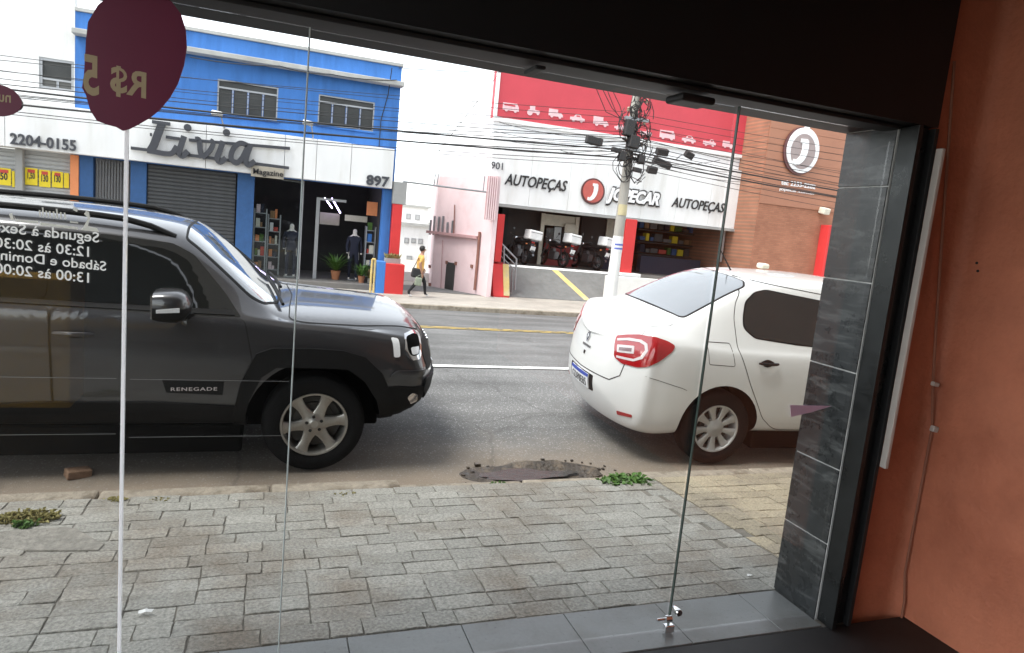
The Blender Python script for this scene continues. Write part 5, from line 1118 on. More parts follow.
mb = MB(); n = 10; vs = []
for i in range(9):
    th = math.pi*i/8
    for k in range(14): ph = 2*math.pi*k/14; vs.append((.045+(-.012)+.102*math.sin(th)*math.cos(ph), .092*math.sin(th)*math.sin(ph), 1.535+.10*math.cos(th)))
mb.add(vs, [(i*14+k, (i+1)*14+k, (i+1)*14+(k+1) % 14, i*14+(k+1) % 14) for i in range(8) for k in range(14)])
mb.f = [f for f in mb.f if not (np.mean([mb.v[q][0] for q in f]) > .075 and np.mean([mb.v[q][2] for q in f]) < 1.56)]; mb.m = [0]*len(mb.f); mb.build('hair', 'hair', pe_, world=False, smooth=True)
for s, z in ((1, 0), (-1, 0)):
    mb = MB(); mb.lathe([(0, -.008), (.01, -.004), (.01, .004), (0, .008)], (.135, s*.03, 1.515), 'x', 8); mb.build('eye', 'hair', pe_, world=False)
mb = MB(); mb.lathe([(0, 0), (.016, .004), (.012, .03), (0, .05)], (.138, 0, 1.475), 'z', 8); mb.build('nose', 'skin', pe_, world=False, smooth=True)
def hand(cx, cy, cz, s):
    mb = MB(); mb.cbox((cx, cy, cz), (.06, .03, .085))
    for i, (dx, l) in enumerate(((-.024, .055), (-.008, .07), (.008, .075), (.024, .065))): mb.tube([(cx+dx, cy, cz-.04), (cx+dx+.005, cy, cz-.04-l*.55), (cx+dx-.005, cy-s*.02, cz-.04-l)], .0085, 6)
    mb.tube([(cx+.03, cy, cz+.01), (cx+.055, cy, cz-.02), (cx+.05, cy-s*.01, cz-.05)], .009, 6); mb.build('hand', 'skin', pe_, world=False, bevel=.004)
hand(.17, .18, .85, 1); hand(.045, -.19, .72, -1)
hb = empty('shoulder_bag', (pe_.location.x-.14, 21.3, .2), label='dark bag carried at the hip of the walking person', cat='bag')
mb = MB(); mb.cbox((0, -.13, .02), (.3, .13, .3), rot=(0, .15, 0)); mb.build('body', 'bag_dark', hb, world=False, bevel=.05, seg=3); mb = MB(); mb.tube([(-.1, -.13, .16), (.06, -.1, .5), (.16, -.05, .62), (.12, -.14, .16)], .012, 6); mb.build('strap', 'bag_dark', hb, world=False)
hb = empty('shopping_bag', (pe_.location.x-.02, 21.1, -.12), label='patterned shopping bag hanging from the walking person hand', cat='bag')
mb = MB(); mb.cbox((-.05, 0, .08), (.22, .09, .26), rot=(0, .1, 0)); mb.build('body', 'bag_print', hb, world=False, bevel=.03, seg=2); mb = MB(); mb.tube([(-.12, 0, .22), (.04, 0, .31), (.03, 0, .22)], .008, 6); mb.build('handle', 'bag_print', hb, world=False)
# ================================================================== cars
mat('paint_grey', (.042, .041, .044), .3, metal=.35, coat=1, var=.06, vscale=200); mat('paint_white', (.64, .645, .635), .35, coat=.9, var=.02)
mat('cladding', (.008, .008, .0085), .6, spec=.18, var=.15, vscale=30, bump=.1, bscale=150); mat('car_glass', (.008, .009, .009), .03, coat=.3, spec=.7, var=0); mat('seam', (.01, .01, .01), .8)
mat('arch_black', (.004, .004, .004), .95, spec=.05); mat('alloy', (.36, .345, .32), .35, metal=.75, var=.12, vscale=10); mat('cap_silver', (.42, .42, .41), .45, metal=.45, var=.12, vscale=12); mat('brake', (.07, .065, .06), .6, metal=.5)
mat('lamp_clear', (.75, .76, .78), .12, coat=.6, var=.05); mat('lamp_chrome', (.7, .7, .72), .1, metal=1); mat('lamp_red', (.30, .006, .01), .12, coat=1, var=.08, vscale=8); mat('lamp_white', (.55, .50, .50), .2, coat=.6); mat('lamp_grey', (.16, .10, .11), .2, coat=.6)
mat('plate_white', (.72, .73, .74), .5); mat('plate_blue', (.02, .05, .30), .5); mat('interior_seat', (.02, .02, .02), .8); mat('rear_glass', (.17, .185, .20), .04, coat=.6, spec=.8, var=.08, vscale=3)
def ring_pts(row):
    u, zb, wm, zB, wb, wr, zr, zt = row[:8]
    return [(0, zb), (wm*.80, zb), (wm*.965, zb+.07), (wm, zb+.26), (wm*.995, zB-.17), (wb+.012, zB-.04), (wb-.025, zB+.004), (wr, zr), (wr*.88, zr+(zt-zr)*.62), (wr*.5, zt-.006), (0, zt)]
def car_body_mesh(rows, bow_f, bow_r, arches, mats, crease=((5, .25), (6, .35)), lv=3):
    bm = bmesh.new(); cl = bm.edges.layers.float.new('crease_edge'); rings = []
    us = [r_[0] for r_ in rows]; u0, u1 = min(us), max(us)
    for row in rows:
        P = ring_pts(row); u = row[0]; skew = row[8] if len(row) > 8 else 0; ring = []
        full = [(y, z) for y, z in P]+[(-y, z) for y, z in P[-2:0:-1]]
        for y, z in full:
            k = (abs(y)/.88)**2.4; du = 0
            if u > u1-.75: du -= bow_f*k*((u-(u1-.75))/.75)
            if u < u0+.6: du += bow_r*k*(((u0+.6)-u)/.6)
            if skew: du += skew*((z-.62)/.45)**2*(-1 if u > 1e-3 else 1)
            ring.append(bm.verts.new((u+du, y, z)))
        rings.append(ring)
    n = len(rings[0])
    for a, b in zip(rings, rings[1:]):
        for k in range(n): bm.faces.new((a[k], a[(k+1) % n], b[(k+1) % n], b[k]))
    for ring in (rings[0], rings[-1]):
        c = sum((v.co for v in ring), Vector())/n; inner = []
        prev = ring
        for f in (.72, .4):
            inner = []
            for v in ring:
                q = c+(v.co-c)*f; row = rows[-1] if ring is rings[-1] else rows[0]; sg2 = 1 if ring is rings[-1] else -1; k = (abs(q.y)/.88)**2.4; sk = row[8] if len(row) > 8 else 0
                q.x = row[0]-sg2*(bow_f if sg2 > 0 else bow_r)*k-sg2*sk*((q.z-.62)/.45)**2+sg2*.012*(1-f); inner.append(bm.verts.new(q))
            for k in range(n): bm.faces.new((prev[k], prev[(k+1) % n], inner[(k+1) % n], inner[k]))
            prev = inner
        # close with quads left to right
        h = n//2
        for k in range(h-1):
            a, b = inner[k], inner[k+1]; c2, d = inner[(n-k-1) % n], inner[(n-k) % n]
            vs = []
            for v in (a, b, c2, d):
                if v not in vs: vs.append(v)
            if len(vs) > 2: bm.faces.new(vs)
        vs = []
        for v in (inner[h-1], inner[h], inner[h+1]):
            if v not in vs: vs.append(v)
        try: bm.faces.new(vs)
        except ValueError: pass
    bmesh.ops.recalc_face_normals(bm, faces=bm.faces)
    for i in range(len(rings)-1):
        for j, cv in crease:
            for jj in (j, (n-j) % n):
                e = bm.edges.get((rings[i][jj], rings[i+1][jj]))
                if e: e[cl] = cv
    for i, row in enumerate(rows):
        if len(row) > 9:
            for k in range(n):
                e = bm.edges.get((rings[i][k], rings[i][(k+1) % n]))
                if e and (5 < k < n-6): e[cl] = row[9]
    me = bpy.data.meshes.new('body'); bm.to_mesh(me); bm.free()
    for m in mats: me.materials.append(M(m))
    o = bpy.data.objects.new('body', me); COL.objects.link(o)
    s = o.modifiers.new('s', 'SUBSURF'); s.levels = lv; s.render_levels = lv
    dg = bpy.context.evaluated_depsgraph_get(); dg.update(); me1 = bpy.data.meshes.new_from_object(o.evaluated_get(dg))
    bvh = BVHTree.FromPolygons([v.co.copy() for v in me1.vertices], [tuple(p.vertices) for p in me1.polygons])
    o.modifiers.clear(); o.data = me1; cutters = []
    for (ux, uz, r_, flat, yin) in arches:
        for s_ in (-1, 1):
            mb = MB(); pts = []
            for k in range(33):
                a = R(-40)+R(260)*k/32; x, z = ux+r_*math.cos(a), uz+r_*math.sin(a); pts.append((x, min(z, uz+flat)))
            pts += [(ux-r_*.95, -.3), (ux+r_*.95, -.3)] if False else []
            y0, y1 = (yin, 1.3) if s_ > 0 else (-1.3, -yin)
            mb.prism(pts, 'y', y0, y1); cm = mb.mesh('c', ['arch_black', 'arch_black']); cm.polygons.foreach_set('material_index', [1]*len(cm.polygons))
            co = bpy.data.objects.new('c', cm); COL.objects.link(co); b = o.modifiers.new('b', 'BOOLEAN'); b.operation = 'DIFFERENCE'; b.solver = 'EXACT'; b.object = co; cutters.append(co)
    if cutters:
        dg = bpy.context.evaluated_depsgraph_get(); dg.update(); me2 = bpy.data.meshes.new_from_object(o.evaluated_get(dg))
    else: me2 = me1
    for co in cutters: bpy.data.objects.remove(co)
    bpy.data.objects.remove(o)
    bm = bmesh.new(); bm.from_mesh(me2)
    for f in bm.faces: f.smooth = f.material_index == 0
    for e in bm.edges:
        if len(e.link_faces) == 2 and e.calc_face_angle(0) > R(40): e.smooth = False
    bm.to_mesh(me2); bm.free(); me2.name = 'body'
    return me2, bvh
def cast(bvh, axis, a, b):
    if axis == 'near': o, d = Vector((a, -3, b)), Vector((0, 1, 0))
    elif axis == 'far': o, d = Vector((a, 3, b)), Vector((0, -1, 0))
    elif axis == 'front': o, d = Vector((8, a, b)), Vector((-1, 0, 0))
    elif axis == 'rear': o, d = Vector((-8, a, b)), Vector((1, 0, 0))
    elif axis == 'corner_near': o, d = Vector((a*.7071-2.5, -a*.7071-2.5, b)), Vector((.7071, .7071, 0))
    elif axis == 'cornerf_near': o, d = Vector((a*.7071+2.5, a*.7071-2.5, b)), Vector((-.7071, .7071, 0))
    elif axis == 'cornerf_far': o, d = Vector((a*.7071+2.5, -a*.7071+2.5, b)), Vector((-.7071, -.7071, 0))
    elif axis == 'corner_far': o, d = Vector((a*.7071-2.5, a*.7071+2.5, b)), Vector((.7071, -.7071, 0))
    else: o, d = Vector((a, b, 5)), Vector((0, 0, -1))
    h = bvh.ray_cast(o, d)
    if h[0] is None:
        h = bvh.find_nearest(o+d*(2.2 if axis in ('near', 'far') else 7 if axis in ('front', 'rear') else 3.8)); return h[0], h[1]
    n = h[1]
    if n.dot(d) > 0: n = -n
    return h[0], n
def smooth_poly(pts, n=4, keep=None):
    """closed Catmull-Rom through the points"""
    P = [Vector((*p, 0)) for p in pts]; out = []; m = len(P)
    for i in range(m):
        a, b, c, d = P[i-1], P[i], P[(i+1) % m], P[(i+2) % m]
        for k in range(n): t = k/n; v = .5*((2*b)+(c-a)*t+(2*a-5*b+4*c-d)*t*t+(3*b-a-3*c+d)*t**3); out.append((v.x, v.y))
    return out
def rounded(pts, r_=.03, n=4):
    out = []; m = len(pts)
    for i in range(m):
        p, a, b = Vector(pts[i]), Vector(pts[i-1]), Vector(pts[(i+1) % m]); da, db = (a-p), (b-p); k = min(r_, da.length*.45, db.length*.45)
        s, e = p+da.normalized()*k, p+db.normalized()*k
        for j in range(n+1): t = j/n; out.append(tuple(s*(1-t)**2+p*2*t*(1-t)+e*t*t))
    return out
def patch(bvh, poly, axis, off, skirt, m, name, parent, step=.05, mirror=False):
    """a panel cut to a 2D outline and laid on the body surface; raised by off, with edges turned in"""
    bm = bmesh.new(); dense = []
    for i in range(len(poly)):
        a, b = Vector(poly[i]), Vector(poly[(i+1) % len(poly)]); k = max(1, int((b-a).length/step))
        dense += [a.lerp(b, j/k) for j in range(k)]
    f = bm.faces.new([bm.verts.new((p.x, p.y, 0)) for p in dense]); bmesh.ops.triangulate(bm, faces=[f])
    for ax in (0, 1):
        lo, hi = min(p[ax] for p in dense), max(p[ax] for p in dense); k = int((hi-lo)/step)
        for i in range(1, k+1):
            no = Vector((0, 0, 0)); no[ax] = 1; co = Vector((0, 0, 0)); co[ax] = lo+(hi-lo)*i/(k+1)
            bmesh.ops.bisect_plane(bm, geom=bm.verts[:]+bm.edges[:]+bm.faces[:], plane_co=co, plane_no=no)
    bnd = [e for e in bm.edges if len(e.link_faces) == 1]; nor = {}
    for v in bm.verts:
        p, n = cast(bvh, axis, v.co.x, v.co.y); nor[v] = n.copy(); v.co = p+n*off
    if skirt:
        r_ = bmesh.ops.extrude_edge_only(bm, edges=bnd); nv = [g_ for g_ in r_['geom'] if isinstance(g_, bmesh.types.BMVert)]
        for v in nv:
            src = min((e.other_vert(v) for e in v.link_edges if e.other_vert(v) in nor), key=lambda q: (q.co-v.co).length, default=None)
            if src is not None: v.co = src.co-nor[src]*skirt
    bmesh.ops.recalc_face_normals(bm, faces=bm.faces)
    # make the outside face outwards
    t = max(bm.faces, key=lambda q: q.calc_area()); c = t.calc_center_median()
    ref = {'near': Vector((0, -1, 0)), 'far': Vector((0, 1, 0)), 'front': Vector((1, 0, 0)), 'rear': Vector((-1, 0, 0)), 'top': Vector((0, 0, 1)), 'cornerf_near': Vector((.7, -.7, 0)), 'cornerf_far': Vector((.7, .7, 0)), 'corner_near': Vector((-.7, -.7, 0)), 'corner_far': Vector((-.7, .7, 0))}[axis]
    if t.normal.dot(ref) < 0: bmesh.ops.reverse_faces(bm, faces=bm.faces)
    for q in bm.faces: q.smooth = True
    for e in bm.edges:
        if len(e.link_faces) == 2 and e.calc_face_angle(0) > R(42): e.smooth = False
    me = bpy.data.meshes.new(name); bm.to_mesh(me); bm.free(); me.materials.append(M(m) if isinstance(m, str) else m)
    o = link(name, me, parent)
    return o
def seam(bvh, path, axis, w, parent, name='panel_gap', m='seam', off=.0016, closed=False, step=.03):
    P = [Vector(p) for p in path]; 
    if closed: P.append(P[0])
    D = []
    for a, b in zip(P, P[1:]):
        k = max(1, int((b-a).length/step)); D += [a.lerp(b, j/k) for j in range(k)]
    D.append(P[-1]); mb = MB(); vs = []
    for i, p in enumerate(D):
        t = (D[min(i+1, len(D)-1)]-D[max(i-1, 0)]).normalized(); nn = Vector((-t.y, t.x))*w/2
        for s in (1, -1):
            h, n = cast(bvh, axis, *(p+nn*s)); vs.append(h+n*off)
    mb.add(vs, [(2*i, 2*i+1, 2*i+3, 2*i+2) for i in range(len(D)-1)]); return mb.build(name, m, parent, world=False)
def wheel(parent, u, y, rt, rr, width, style, side, rot=0):
    """side -1: outer face towards -y"""
    o = empty('wheel', (u, y, rt)); o.parent = parent; o.rotation_euler = (0, rot, 0) if side < 0 else (0, rot, math.pi)
    w = width/2; mb = MB()
    mb.lathe([(rr-.004, -w*.86), (rr+.012, -w*.95), (rr+.05, -w), (rt-.03, -w*.97), (rt-.008, -w*.8), (rt, -w*.55), (rt, w*.55), (rt-.008, w*.8), (rt-.03, w*.97), (rr+.03, w), (rr-.004, w*.86)], (0, 0, 0), 'y', 56); mb.build('tyre', 'tyre', o, world=False, smooth=True)
    m = 'alloy' if style == 'alloy' else 'cap_silver'
    mb = MB(); mb.lathe([(rr-.002, -w*.90), (rr-.004, -w*.98), (rr-.016, -w*.96), (rr-.024, -w*.8), (rr-.03, w*.5), (rr, w*.86)], (0, 0, 0), 'y', 56); mb.build('rim', m, o, world=False, smooth=True)
    mb = MB(); mb.lathe([(0, -w*.2), (rr-.05, -w*.2), (rr-.03, w*.3)], (0, 0, 0), 'y', 40); mb.lathe([(0, -w*.35), (rr*.62, -w*.35), (rr*.62, -w*.2)], (0, 0, 0), 'y', 40); mb.build('brake_disc', 'brake', o, world=False, smooth=True)
    n = 6 if style == 'alloy' else 9
    for k in range(n):
        a = 2*math.pi*k/n; mb = MB(); ca, sa = math.cos(a), math.sin(a)
        if style == 'alloy': prof = [(.05, .05), (rr*.42, .036), (rr*.62, .031), (rr*.82, .038), (rr-.012, .058)]
        else: prof = [(.04, .020), (rr*.45, .021), (rr*.7, .028), (rr-.02, .040)]
        vs = []
        for q, (rd_, hw) in enumerate(prof):
            t = q/(len(prof)-1); yo = -w*(.80-.05*t+(.14*t*t)); 
            for s, dy in ((-1, .006), (-.75, 0), (.75, 0), (1, .006)): x, z = rd_, hw*s; vs.append((x*ca-z*sa, yo+dy, x*sa+z*ca))
            for s in (1, -1): x, z = rd_, hw*s; vs.append((x*ca-z*sa, yo+.035, x*sa+z*ca))
        fs = []
        for q in range(len(prof)-1):
            for j in range(6): fs.append((q*6+j, q*6+(j+1) % 6, (q+1)*6+(j+1) % 6, (q+1)*6+j))
        mb.add(vs, fs); sp = mb.build('spoke', m, o, world=False, smooth=True)
    mb = MB(); mb.lathe([(0, -w*.92), (.026, -w*.92), (.034, -w*.86), (.075, -w*.80), (.085, -w*.70), (.085, -w*.3)], (0, 0, 0), 'y', 28); hb_ = mb.build('hub', m, o, world=False, smooth=True)
    if style == 'alloy':
        for k in range(5):
            a = 2*math.pi*k/5+.3; mb = MB(); mb.lathe([(0, -.004), (.011, -.004), (.011, .01)], (.053*math.cos(a), -w*.835, .053*math.sin(a)), 'y', 10); mb.build('wheel_nut', 'seam', o, world=False)
    bmr = None
    return o
class Car:
    def __init__(s, name, loc, tilt, label, rz=0):
        s.o = empty(name, loc, (0, 0, 0), label, 'car'); s.o.rotation_euler = Euler((tilt, 0, rz), 'XYZ')
        s.mw = Matrix.Translation(loc)@Euler((tilt, 0, rz), 'XYZ').to_matrix().to_4x4(); s.inv = s.mw.inverted()
    def px(s, x, y, yl):
        """pixel -> (u, z) on the car's own plane y = yl"""
        o = s.inv@Vector((0, 0, CAMH)); d = s.inv.to_3x3()@ray(x, y); t = (yl-o.y)/d.y; p = o+d*t; return (p.x, p.z)
    def cornerf(s, pts):
        o = s.inv@Vector((0, 0, CAMH)); out = []
        for x, y in pts:
            d = (s.inv.to_3x3()@ray(x, y)).normalized(); h = s.bvh.ray_cast(o, d)[0]
            if h is None: h = min((s.bvh.find_nearest(o+d*t) for t in np.arange(4.2, 6.5, .05)), key=lambda q: q[3])[0]
            out.append(((h.x+h.y)*.7071, h.z))
        return out
    def corner(s, pts):
        """pixels -> (a, z) on the near rear corner, through the body surface the pixel's ray meets"""
        o = s.inv@Vector((0, 0, CAMH)); out = []
        for x, y in pts:
            d = s.inv.to_3x3()@ray(x, y); h = s.bvh.ray_cast(o, d.normalized())[0]; out.append(((h.x-h.y)*.7071, h.z))
        return out
    def pxs(s, pts, yl): return [s.px(x, y, yl) for x, y in pts]
    def body(s, *a, **k):
        me, s.bvh = car_body_mesh(*a, **k); s.b = link('body', me, s.o)
    def patch(s, poly, axis, off, skirt, m, name, parent=None, both=False, step=.05):
        o = patch(s.bvh, poly, axis, off, skirt, m, name, parent or s.o, step)
        if both: return o, patch(s.bvh, poly, 'far', off, skirt, m, name, parent or s.o, step)
        return o
    def seam(s, path, axis='near', w=.006, **k):
        r_ = seam(s.bvh, path, axis, w, s.o, **k)
        if axis == 'near': seam(s.bvh, path, 'far', w, s.o, **k)
        return r_
TILT = R(3.3)
# ------------------------------------------------------------------ grey SUV, nose to the right
yc = 4.78+.885
S = Car('grey_suv', (.34, yc, zroad(yc)+.005), TILT, 'dark grey compact SUV parked at the kerb on the left')
rowsS = [(-3.36, 0.55, 0.76, 1.05, 0.74, 0.6, 1.3, 1.42), (-3.3, 0.45, 0.84, 1.1, 0.82, 0.64, 1.44, 1.56), (-3.05, 0.36, 0.895, 1.13, 0.865, 0.66, 1.53, 1.645), (-2.3, 0.3, 0.905, 1.13, 0.875, 0.675, 1.56, 1.675), (-1.45, 0.3, 0.905, 1.125, 0.875, 0.675, 1.56, 1.675), (-0.93, 0.3, 0.905, 1.12, 0.875, 0.665, 1.52, 1.63), (-0.83, 0.3, 0.905, 1.12, 0.875, 0.66, 1.475, 1.585), (-0.53, 0.3, 0.905, 1.11, 0.872, 0.705, 1.27, 1.35), (-0.3, 0.3, 0.905, 1.075, 0.87, 0.765, 1.075, 1.115), (-0.16, 0.3, 0.905, 1.06, 0.868, 0.775, 1.045, 1.1), (0.25, 0.32, 0.905, 1.043, 0.862, 0.765, 1.03, 1.09), (0.58, 0.34, 0.89, 0.999, 0.845, 0.745, 1.02, 1.075), (0.76, 0.37, 0.88, 0.986, 0.82, 0.72, 1.01, 1.06, 0.05), (0.89, 0.44, 0.87, 0.96, 0.8, 0.7, 0.985, 1.025, 0.16), (0.93, 0.5, 0.85, 0.94, 0.78, 0.68, 0.96, 0.995, 0.2, 0.6), (0.945, 0.53, 0.81, 0.9, 0.74, 0.64, 0.92, 0.95, 0.2)]
S.body(rowsS, .20, .05, [(0, .36, .46, .415, .50), (-2.57, .36, .46, .415, .50)], ['paint_grey', 'arch_black'], crease=((5, .3), (6, .55), (7, .45)))
# windows (front door, rear door, rear quarter) and doors
wy = -.80
top = [(-.745, 1.20), (-1.00, 1.445), (-1.10, 1.490), (-1.24, 1.505)]
fw_ = rounded([(-.58, 1.13), (-.64, 1.21), (-.84, 1.42), (-.97, 1.485), (-1.53, 1.515), (-1.53, 1.15)], .05)
rw_ = rounded([(-1.60, 1.15), (-1.60, 1.515), (-2.42, 1.515), (-2.44, 1.16)], .04)
qw_ = rounded([(-2.52, 1.17), (-2.50, 1.51), (-2.80, 1.50), (-3.0, 1.40), (-2.98, 1.18)], .04)
band = [(-.50, 1.09), (-.53, 1.125), (-.60, 1.22), (-.81, 1.455), (-.94, 1.52), (-1.3, 1.545), (-2.6, 1.545), (-2.85, 1.525), (-3.06, 1.40), (-3.04, 1.14)]
S.patch(rounded(band, .03), 'near', .002, .006, 'car_glass', 'window_surround', both=True)
for nm, pl in (('window', fw_), ('window', rw_), ('window', qw_)): S.patch(pl, 'near', .006, .006, 'car_glass', nm, both=True)
# black belt moulding, bright sill line
S.patch([(-.54, 1.10), (-.56, 1.13), (-3.0, 1.16), (-3.0, 1.135)], 'near', .009, .006, 'cladding', 'belt_moulding', both=True)
fd = rounded([(-.48, 1.08), (-.42, .80), (-.46, .50), (-.55, .395), (-1.45, .395), (-1.555, .42), (-1.57, 1.11)], .04)
rd_ = rounded([(-1.575, 1.11), (-1.56, .42), (-1.66, .395), (-2.10, .395), (-2.17, .60), (-2.38, .83), (-2.50, 1.12)], .05)
for pl in (fd, rd_):
    S.seam(pl, 'near', .008, closed=True)

# door skins: slightly proud panels inside the gaps
def inset(poly, d):
    c = Vector((sum(p[0] for p in poly)/len(poly), sum(p[1] for p in poly)/len(poly))); return [tuple(c+(Vector(p)-c)*(1-d/max(.01, (Vector(p)-c).length))) for p in poly]
S.doors = [S.patch(inset(pl, .006), 'near', .0035, .004, 'paint_grey', 'door') for pl in (fd, rd_)]
for pl in (fd, rd_): patch(S.bvh, inset(pl, .006), 'far', .0035, .004, 'paint_grey', 'door', S.o)
# lower door crease / cladding
for ax in ('near', 'far'):
    patch(S.bvh, rounded([(-.46, .49), (-.52, .37), (-2.12, .37), (-2.18, .49), (-1.6, .52), (-1.0, .52)], .03), ax, .016, .018, 'cladding', 'sill_cladding', S.o)
    patch(S.bvh, rounded([(-.44, .375), (-.46, .31), (-2.14, .31), (-2.16, .375)], .02), ax, .010, .012, 'cladding', 'rocker_panel', S.o)
    for uw in (0, -2.57):
        sgn = 1
        outer = [(.55, .40), (.52, .58), (.44, .74), (.31, .855), (.16, .895), (-.05, .905), (-.30, .90), (-.40, .86), (-.49, .66), (-.535, .42), (-.51, .31), (-.44, .31), (-.455, .42), (-.43, .54), (-.36, .70), (-.27, .768), (0, .772), (.2, .765), (.32, .68), (.42, .53), (.46, .40), (.455, .36), (.54, .36)]
        patch(S.bvh, [(uw+x, z) for x, z in outer], ax, .022, .03, 'cladding', 'arch_cladding', S.o, .04)
# handles
for dx, par in ((-1.44, S.doors[0]), (-2.28, S.doors[1])):
    h, n = cast(S.bvh, 'near', dx, .955); mb = MB(); pts = [h+Vector((.0+t*.22-.11, -.012-.03*math.sin(math.pi*t)**.5, .004*math.sin(math.pi*t))) for t in np.linspace(.02, .98, 9)]; mb.tube(pts, [.010]+[.014]*7+[.010], 8); mb.build('handle', 'paint_grey', par, world=False, smooth=True)
    patch(S.bvh, smooth_poly([(dx-.06, .95), (dx, .925), (dx+.06, .95), (dx, .97)], 3), 'near', .0055, .002, 'cladding', 'handle_cup', par, .02)
# badge with raised name
bdg = S.patch(S.pxs([(162, 380.5), (224, 382), (222.5, 395.5), (166, 393)], -.915), 'near', .008, .006, 'cladding', 'name_badge')
def car_text(bvh, body, p0, p1, h, axis, m, name, par, off, extr=.0015, bold=.015, **k):
    t = text_mb(body, 1, extr=0, offset=bold, **k); v = np.array(t.v); x0, x1, y0, y1 = v[:, 0].min(), v[:, 0].max(), v[:, 1].min(), v[:, 1].max(); p0, p1 = Vector(p0), Vector(p1); vs = []
    for a, b, c in t.v:
        s = (a-x0)/(x1-x0); q = p0.lerp(p1, s); zz = q.y+(b-y0)/(y1-y0)*h; hh, n = cast(bvh, axis, q.x, zz); vs.append(hh+n*off)
    t.v = [tuple(q) for q in vs]; return t.build(name, m, par, world=False)
a, b = S.px(170.5, 391.5, -.92), S.px(217, 391, -.92)
car_text(S.bvh, 'RENEGADE', a, b, .024, 'near', 'lamp_white', 'lettering', bdg, .0105, spacing=1.15)
# windscreen, cowl, bonnet
ws = rounded([(-.245, 0), (-.27, .45), (-.36, .70), (-.44, .735), (-.54, .70), (-.80, .605), (-.87, .585), (-.89, .3), (-.895, 0), (-.89, -.3), (-.87, -.585), (-.80, -.605), (-.54, -.70), (-.44, -.735), (-.36, -.70), (-.27, -.45)], .04)
S.patch(ws, 'top', .003, .006, 'cladding', 'windscreen_seal'); mat('windscreen', (.14, .155, .17), .03, coat=1, spec=1.0, var=0)
S.patch(inset(ws, .022), 'top', .006, .006, 'windscreen', 'windscreen')
bon = rounded([(.80, 0), (.785, .3), (.74, .52), (.66, .655), (.3, .735), (-.1, .76), (-.20, .745), (-.19, .4), (-.165, 0), (-.19, -.4), (-.20, -.745), (-.1, -.76), (.3, -.735), (.66, -.655), (.74, -.52), (.785, -.3)], .05)
S.seam(bon, 'top', .008, closed=True); S.patch(inset(bon, .006), 'top', .004, .005, 'paint_grey', 'bonnet')
for (a, b, c) in (((-.24, -.55), (-.30, -.1), (-.33, .05)), ((-.25, .1), (-.30, .5), (-.34, .62))):
    P = [cast(S.bvh, 'top', *q)[0]+Vector((0, 0, .03)) for q in (a, b, c)]; mb = MB(); mb.tube(P, .012, 6); mb.build('wiper', 'cladding', S.o, world=False, smooth=True)
# roof rails
for s in (-1, 1):
    pts = []
    for i, t in enumerate(np.linspace(0, 1, 15)):
        u = -.93-t*2.08; h, n = cast(S.bvh, 'top', u, s*.585); k = min(1, min(t, 1-t)*7); pts.append(h+Vector((0, 0, -.006+.055*k**.6)))
    mb = MB(); mb.tube(pts, .020, 8); mb.v = [tuple(v) for v in mb.v]; r_ = mb.build('roof_rail', 'cladding', S.o, world=False, smooth=True)
# mirrors
for s in (-1, 1):
    mb = MB(); c = Vector((-.88, s*1.05, 1.19)); vs = []; nr, ns = 7, 16
    for i in range(nr):
        t = i/(nr-1); x = .10-.20*t; sc = (.35, .80, .97, 1.0, 1.0, .97, .90)[i]
        for k in range(ns):
            a = 2*math.pi*k/ns; cy, cz = math.cos(a), math.sin(a); ex = .5
            y = .14*math.copysign(abs(cy)**ex, cy)*sc; z = .095*math.copysign(abs(cz)**ex, cz)*sc; vs.append(c+Vector((x, y, z)))
    fs = [(i*ns+k, i*ns+(k+1) % ns, (i+1)*ns+(k+1) % ns, (i+1)*ns+k) for i in range(nr-1) for k in range(ns)]+[tuple(range(ns))[::-1], tuple(range((nr-1)*ns, nr*ns))]
    mb.add(vs, fs); mm = mb.build('mirror', ['paint_grey', 'cladding'], S.o, world=False, smooth=True)
    for pg in mm.data.polygons: pg.material_index = 1 if pg.center.z < 1.175 else 0
    mb = MB(); mb.tube([c+Vector((.0, -s*.1, -.05)), c+Vector((-.01, -s*.16, -.075)), Vector((-.80, s*.84, 1.08))], [.03, .035, .045], 8); mb.build('mirror_foot', 'cladding', mm, world=False, smooth=True)
    mb = MB(); vs = [c+Vector((x, s*.142, z)) for q in (0,) for x, z in ((.05, -.015), (-.075, -.025), (-.075, -.005), (.05, .012))]; vs += [v+Vector((0, s*.008, 0)) for v in vs]
    mb.add(vs, [(0, 1, 2, 3), (7, 6, 5, 4), (0, 4, 5, 1), (1, 5, 6, 2), (2, 6, 7, 3), (3, 7, 4, 0)]); mb.build('mirror_indicator', 'lamp_clear', mm, world=False)
    mb = MB(); mb.box(-.88-.112, -.88-.10, s*1.05-.11, s*1.05+.11, 1.19-.07, 1.19+.07); mb.build('mirror_glass', 'lamp_chrome', mm, world=False)
